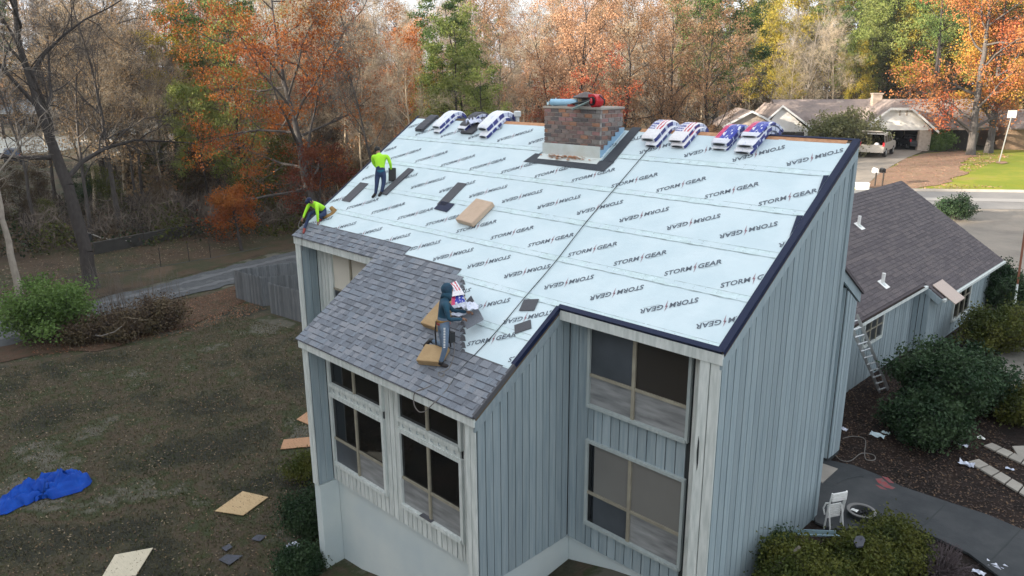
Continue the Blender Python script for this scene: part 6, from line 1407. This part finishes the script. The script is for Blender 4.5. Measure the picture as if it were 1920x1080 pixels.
for k, (px_, py_, h_) in enumerate(((150, 592, 3.2), (185, 600, 2.9), (215, 596, 3.4), (250, 590, 3.), (280, 588, 2.6), (232, 612, 2.4), (320, 582, 2.6))):
    t = Tree(90+k); 
    for i in range(14): t.limb(np.array([rng.normal(0, .35), rng.normal(0, .35), 0]), unit([rng.normal(0, .12), rng.normal(0, .12), 1]), h_*rng.uniform(.6, 1), .012, 1, 4, .05, .1, [(0, 0, (0, 0), 0), (4, .3, (15, 40), .5)], {'rr': .6})
    trunk_parts((t.trunk_mesh(m_twig), None), 'sapling_clump', 'thin bare upright stems rising out of the brush pile, %s from the left' % ['first', 'second', 'third', 'fifth', 'sixth', 'fourth', 'last'][k], 'saplings', gp(px_, py_), group='bare saplings in the brush pile')
# long dead branches over the pile
tag(MB().tube([gp(165, 628, .4), gp(190, 630, .5), gp(215, 622, .8), gp(228, 612, 1.1)], [.03, .035, .03, .02], 6).build('dead_branch', mat('pale_dead_wood', (.22,.2,.18), .9)), 'pale dead branch curving out of the brush pile', 'branch')
tag(MB().tube([gp(238, 610, .6), gp(262, 600, .9), gp(285, 600, .7), gp(240, 596, 1.1)], [.03, .03, .02, .015], 6).build('dead_branch', m_twigpale), 'short forked dead branch on top of the brush pile', 'branch')
# ---------------------------------------------------------------- yard, right side
# ladder
a0, a1 = gp(1648, 739), gp(1664, 733); tp = np.array([11.74, 10.9, -2.25]); top0 = hit(1587, 600, (1, 0, 0), 11.72); dirx = unit(a1-a0)*.42
lt = empty('ladder', tuple(a0), 0, 'aluminium ladder leaning on the eave of the brown roofed wing', 'ladder'); LI = Matrix.Translation(-Vector(a0))
for nm_, e in (('rail', 0), ('rail', 1)):
    o = MB().frame(a0+dirx*e, top0-a0, unit(dirx)*.06, (0, .03, .09)).build(nm_, m_alu, lt); o.matrix_parent_inverse = LI
for i in range(11):
    q = a0+(top0-a0)*(i+.5)/11+[0, .01, .02]; o = MB().tube([q, q+dirx], .02, 6).build('rung', m_alu, lt); o.matrix_parent_inverse = LI
# stepping slabs
def slabs(pa, pb, pc, pd, n, label):
    """band of square slabs between edge pa-pb and edge pd-pc"""
    A, Bq, Cq, D_ = [gp(*p, .04) for p in (pa, pb, pc, pd)]; t = empty('paving', tuple(A), 0, label, 'paving'); t['kind'] = 'structure'; del t['category']; I = Matrix.Translation(-Vector(A))
    for i in range(n):
        f0, f1 = i/n+.012, (i+1)/n-.004
        o = MB().prism([A+(Bq-A)*f0, A+(Bq-A)*f1, D_+(Cq-D_)*f1, D_+(Cq-D_)*f0], (0, 0, .04)).build('slab', m_slab, t); o.matrix_parent_inverse = I
slabs((1813, 867), (1990, 974), (1990, 955), (1833, 862), 7, 'lower row of pale square slabs in the dark bed'); slabs((1843, 837), (1990, 907), (1990, 893), (1858, 832), 6, 'upper row of pale square slabs in the dark bed'); slabs((1908, 857), (1990, 893), (1990, 836), (1896, 839), 2, 'pale slabs at the right edge')
# white folding chair standing folded
p = gp(1562, 992); ch = empty('folding_chair', tuple(p), math.radians(62), 'white slatted folding chair standing folded beside the tall right wall', 'chair')
H_ = .92
def cb(name, mb): return mb.build(name, m_white, ch)
for sx in (-.2, .2):
    cb('leg', MB().tube([(sx, .05, 0), (sx, .0, H_*.5), (sx*.96, -.05, H_*.86), (sx*.9, -.06, H_)], .018, 8))
    cb('leg', MB().tube([(sx*.82, -.11, 0), (sx*.82, -.02, H_*.45), (sx*.82, .03, H_*.60)], .017, 8))
    cb('arm', MB().tube([(sx*1.1, .05, H_*.40), (sx*1.22, .08, H_*.55), (sx*1.15, .04, H_*.70), (sx, -.03, H_*.74)], .016, 8))
for k in range(4): cb('back_slat', MB().box((-.18, -.085-.002*k, H_*(.79+.055*k)), (.18, -.060, H_*(.79+.055*k)+.035)))
for k in range(6): cb('seat_slat', MB().box((-.17, .035, H_*(.30+.058*k)), (.17, .06, H_*(.30+.058*k)+.038)))
# round fire bowl
p = gp(1613, 975); mb = MB(); mb.lathe([(.21, 0), (.28, .20), (.295, .23), (.23, .23), (.19, .10), (.0, .08)], p, 24); mb.lathe([(.295, .22), (.30, .245), (.245, .25), (.23, .23)], p, 24, 2, cap=False); mb.lathe([(.20, .10), (.14, .12), (.0, .13)], p, 16, 1)
for i in range(7): a_ = i*.9; mb.tube([p+[.14*math.cos(a_), .14*math.sin(a_), .12], p+[-.10*math.cos(a_+.5), .10*math.sin(a_), .22]], .02, 6, 1)
tag(mb.build('fire_bowl', [m_walk, m_black, m_asphalt]), 'round grey fire bowl with black contents on the walk', 'fire bowl')
crumple('plastic_wrapper', p+[-.12, -.08, .22], (.14, .1, .05), 41, m_white, 'tiny white scrap inside the round fire bowl', 'wrapper', n=5)
tag(MB().frame(gp(1487, 1000, .75), gp(1566, 1003, .8)-gp(1487, 1000, .75), (0, .02, .0), (0, 0, .09)).frame(gp(1487, 1000, .66), gp(1566, 1003, .71)-gp(1487, 1000, .66), (.12, .0, .0), (0, 0, .03)).build('metal_rail', mat('blue_grey_metal', (.25,.36,.42), .4, metal=.4)), 'blue grey metal strip lying on the shrub by the tall wall', 'metal strip')
tag(MB().prism([gp(1605, 1008, .9), gp(1616, 1006, .9), gp(1622, 1014, .9), gp(1618, 1026, .9), gp(1606, 1028, .9), gp(1600, 1018, .9)], (0, 0, .03)).build('dark_lid', mat('dark_blue_plastic', (.03,.033,.05), .5)), 'dark oval lid resting on the bright olive shrub', 'lid')
tag(MB().tube([gp(1432, 1085, .35), gp(1465, 1055, .7), gp(1500, 1025, .95)], .035, 5).build('weathered_pole', mat('weathered_wood', (.17,.15,.12), .9)), 'weathered grey pole leaning through the bottom shrubs', 'pole')
for k, (x, y, s_, m, lab) in enumerate(((1645, 818, .5, m_under, 'pale blue torn sheet in the dark bed'), (1660, 812, .28, m_under, 'small pale blue scrap beside the torn sheet'), (1581, 805, .3, m_wrap, 'white scrap by the base of the wing corner'), (1806, 836, .3, m_wrap, 'white litter in the dark hollow left of the slabs'), (1838, 822, .28, m_white, 'white cup lying above the slabs'), (1812, 872, .45, m_wrap, 'crumpled white wrapper at the end of the slab row'), (1868, 1065, .5, m_wrap, 'long white and blue wrapper on the walk edge at the bottom right'), (1835, 1074, .3, m_wrap, 'small wrapper at the bottom edge beside the bare shrub'), (1893, 880, .25, m_wrap, 'faint litter scrap between the slab rows'))):
    crumple('litter_scrap', gp(x, y, .04), (s_*.72, s_*.4, s_*.3), 60+k, m, lab, 'litter', n=6)
rope([gp(x, y, .04) for x, y in ((1560, 845), (1575, 862), (1595, 864), (1615, 850), (1638, 853), (1640, 862), (1625, 862), (1621, 850), (1622, 824), (1600, 818), (1580, 822))], .012, m_rope, 'grey hose looped on the dark bed beside the step')
rope([gp(x, y, .125) for x, y in ((1570, 905), (1588, 897), (1612, 892), (1620, 894))], .008, m_rope_d, 'short dark cord on the concrete walk')
# utility pole at the right edge, sign, mailboxes, cooler
p = gp(1898, 600); tpq = cam_pt(1921, 440, float((p-CAM)@fw)); mb = MB(); mb.tube([p, p+(tpq-p)*.42], .04, 8, 0); mb.tube([p+(tpq-p)*.42, p+(tpq-p)*1.1], .04, 8, 1)
tag(mb.build('metal_pole', [m_metalsh, mat('rusty_metal', (.20,.075,.04), .8)]), 'leaning pole, rusty above and pale below, at the right edge', 'pole')
p = gp(1873, 305); sgn = empty('street_sign', tuple(p), 0, 'small white street sign on a thin pole on the bright lawn', 'sign'); I = Matrix.Translation(-Vector(p)); hs = 4.3
for nm_, mb, m in (('pole', MB().tube([p, p+[.4, .0, hs]], .05, 6), m_alu), ('plate', MB().frame(p+[.4, 0, hs-.2]-uN*.35, uN*.75, wN*.04, (0, 0, .65)), m_white)): o = mb.build(nm_, m, sgn); o.matrix_parent_inverse = I
sheet('bare_patch', [(1868, 304), (1885, 304), (1890, 307), (1878, 309), (1866, 307)], m_litter, .09, step=1)  # brown patch laid on the lawn as the sign pole's shadow
for k, (x, y, m, lab) in enumerate(((1640, 350, m_white, 'white mailbox by the street, left of the dark one'), (1654, 350, m_black, 'dark mailbox by the street, right of the white one'))):
    p = gp(x, y); t = empty('mailbox', tuple(p), 0, lab, 'mailbox'); I = Matrix.Translation(-Vector(p)); o = MB().tube([p, p+[0, 0, 1.1]], .06, 6).build('post', m_barkdark, t); o.matrix_parent_inverse = I
    o = MB().frame(p+[0, 0, 1.05]-uN*.14, uN*.28, wN*.55, (0, 0, .22)).tube([p+[0, 0, 1.27], p+wN*.55+[0, 0, 1.27]], .14, 12).build('box', m, t); o.matrix_parent_inverse = I
p = gp(1607, 356); tag(MB().frame(p, uN*.9, wN*.5, (0, 0, .4)).frame(p+[0, 0, .42]-uN*.03, uN*.96, wN*.55, (0, 0, .1)).build('cooler', m_white, bevel=.03), 'white lidded box at the kerb just above the wing roof', 'cooler')
# ---------------------------------------------------------------- scattered leaves
def scatter(name, n, poly, cols, size, label, dz=.02):
    P = np.array([gp(*p)[:2] for p in poly]); a, b = P.min(0), P.max(0); r = np.random.default_rng(11); pts = r.uniform(a, b, (int(n*2.2), 2))
    ins = np.zeros(len(pts), bool); j = len(P)-1
    for i in range(len(P)):
        xi, yi = P[i]; xj, yj = P[j]; ins ^= ((yi > pts[:, 1]) != (yj > pts[:, 1])) & (pts[:, 0] < (xj-xi)*(pts[:, 1]-yi)/(yj-yi+1e-12)+xi); j = i
    pts = pts[ins][:n]; n = len(pts); z = gz(pts[:, 0], pts[:, 1])+dz+r.uniform(0, .03, n); c = np.stack([pts[:, 0], pts[:, 1], z], 1)
    th = r.uniform(0, 6.28, n); sz = size*r.uniform(.5, 1.3, n); a_ = np.stack([np.cos(th), np.sin(th), r.normal(0, .35, n)], 1)*sz[:, None]; b_ = np.stack([-np.sin(th), np.cos(th), r.normal(0, .35, n)], 1)*sz[:, None]*.6
    V = np.stack([c-a_, c+b_, c+a_, c-b_], 1).reshape(-1, 3); me = npmesh(name, V, np.arange(n*4).reshape(-1, 4), cols[0])
    for m in cols[1:]: me.materials.append(m)
    me.polygons.foreach_set('material_index', r.integers(0, len(cols), n).astype(np.int32))
    o = bpy.data.objects.new(name, me); C.objects.link(o); tag(o, label, 'leaves', kind='stuff'); return o
lf = [mat('dry_leaf_%s' % 'abcd'[i], c, .8) for i, c in enumerate([(.11,.065,.035),(.17,.11,.06),(.07,.04,.025),(.22,.17,.11)])]
scatter('fallen_leaves', 8000, [(-60, 690), (60, 668), (330, 622), (440, 576), (600, 620), (612, 800), (600, 1090), (-60, 1120)], lf, .032, 'dry leaves scattered over the lawn')
scatter('fallen_leaves', 5000, [(60, 640), (200, 610), (345, 565), (440, 540), (500, 580), (440, 600), (330, 630), (60, 672)], [lf[0], lf[1], mat('rust_leaf', (.22,.09,.04), .8)], .045, 'rust brown leaves thick along the lane edge')
scatter('fallen_leaves', 6000, [(1545, 870), (1560, 720), (1640, 700), (1840, 780), (1990, 900), (1990, 1030), (1776, 948), (1690, 919), (1600, 879)], [mat('dark_leaf', (.035,.02,.014), .8), mat('dark_leaf_b', (.055,.035,.024), .8), lf[2], lf[0]], .032, 'dry leaves on the dark planting bed')
scatter('fallen_leaves', 7000, [(0, 560), (300, 500), (560, 440), (700, 420), (600, 380), (300, 420), (0, 500)], lf, .06, 'leaves on the slope beyond the lane')
scatter('fallen_leaves', 5000, [(1612, 352), (1640, 330), (1690, 300), (1740, 288), (1800, 284), (1900, 292), (1806, 330), (1770, 345), (1900, 352), (1720, 356), (1670, 357)], [mat('pink_leaf', (.36,.20,.14), .8), mat('rust_leaf_lit', (.30,.14,.08), .8), lf[3]], .09, 'brown leaves covering the sunlit mound')
# short grass blades on the near lawn
def tufts():
    P = np.array([gp(*p)[:2] for p in [(-60, 700), (330, 640), (440, 590), (600, 630), (605, 1090), (-60, 1120)]]); r = np.random.default_rng(2); a, b = P.min(0), P.max(0); pts = r.uniform(a, b, (90000, 2))
    ins = np.zeros(len(pts), bool); j = len(P)-1
    for i in range(len(P)):
        xi, yi = P[i]; xj, yj = P[j]; ins ^= ((yi > pts[:, 1]) != (yj > pts[:, 1])) & (pts[:, 0] < (xj-xi)*(pts[:, 1]-yi)/(yj-yi+1e-12)+xi); j = i
    pts = pts[ins]; n = len(pts); z = gz(pts[:, 0], pts[:, 1]); c = np.stack([pts[:, 0], pts[:, 1], z], 1); h = r.uniform(.03, .09, n); th = r.uniform(0, 6.28, n); s = np.stack([np.cos(th), np.sin(th), 0*th], 1)*.014
    tip = c+np.stack([r.normal(0, .04, n), r.normal(0, .04, n), h], 1); V = np.stack([c-s, c+s, tip], 1).reshape(-1, 3)
    me = npmesh('grass_blades', V, np.arange(n*3).reshape(-1, 3), multi('grass_blade', [(.035,.045,.018),(.075,.08,.035),(.10,.085,.05),(.05,.065,.025)], .5, .9, 0, world=True, detail=8)); o = bpy.data.objects.new('grass_blades', me); C.objects.link(o); tag(o, 'thin winter grass of the lawn', 'grass', kind='stuff')
tufts()

# ---------------------------------------------------------------- thin autumn haze
hm = bpy.data.materials.new('haze_air'); hm.use_nodes = True; n = hm.node_tree.nodes; n.remove(n['Principled BSDF'])
pv_ = n.new('ShaderNodeVolumePrincipled'); pv_.inputs['Density'].default_value = .00022; pv_.inputs['Color'].default_value = (.90, .93, 1, 1); pv_.inputs['Anisotropy'].default_value = .3
hm.node_tree.links.new(pv_.outputs[0], n['Material Output'].inputs['Volume'])
o = MB().box((-460, -130, -12), (300, 520, 34)).build('haze', hm); o['kind'] = 'stuff'
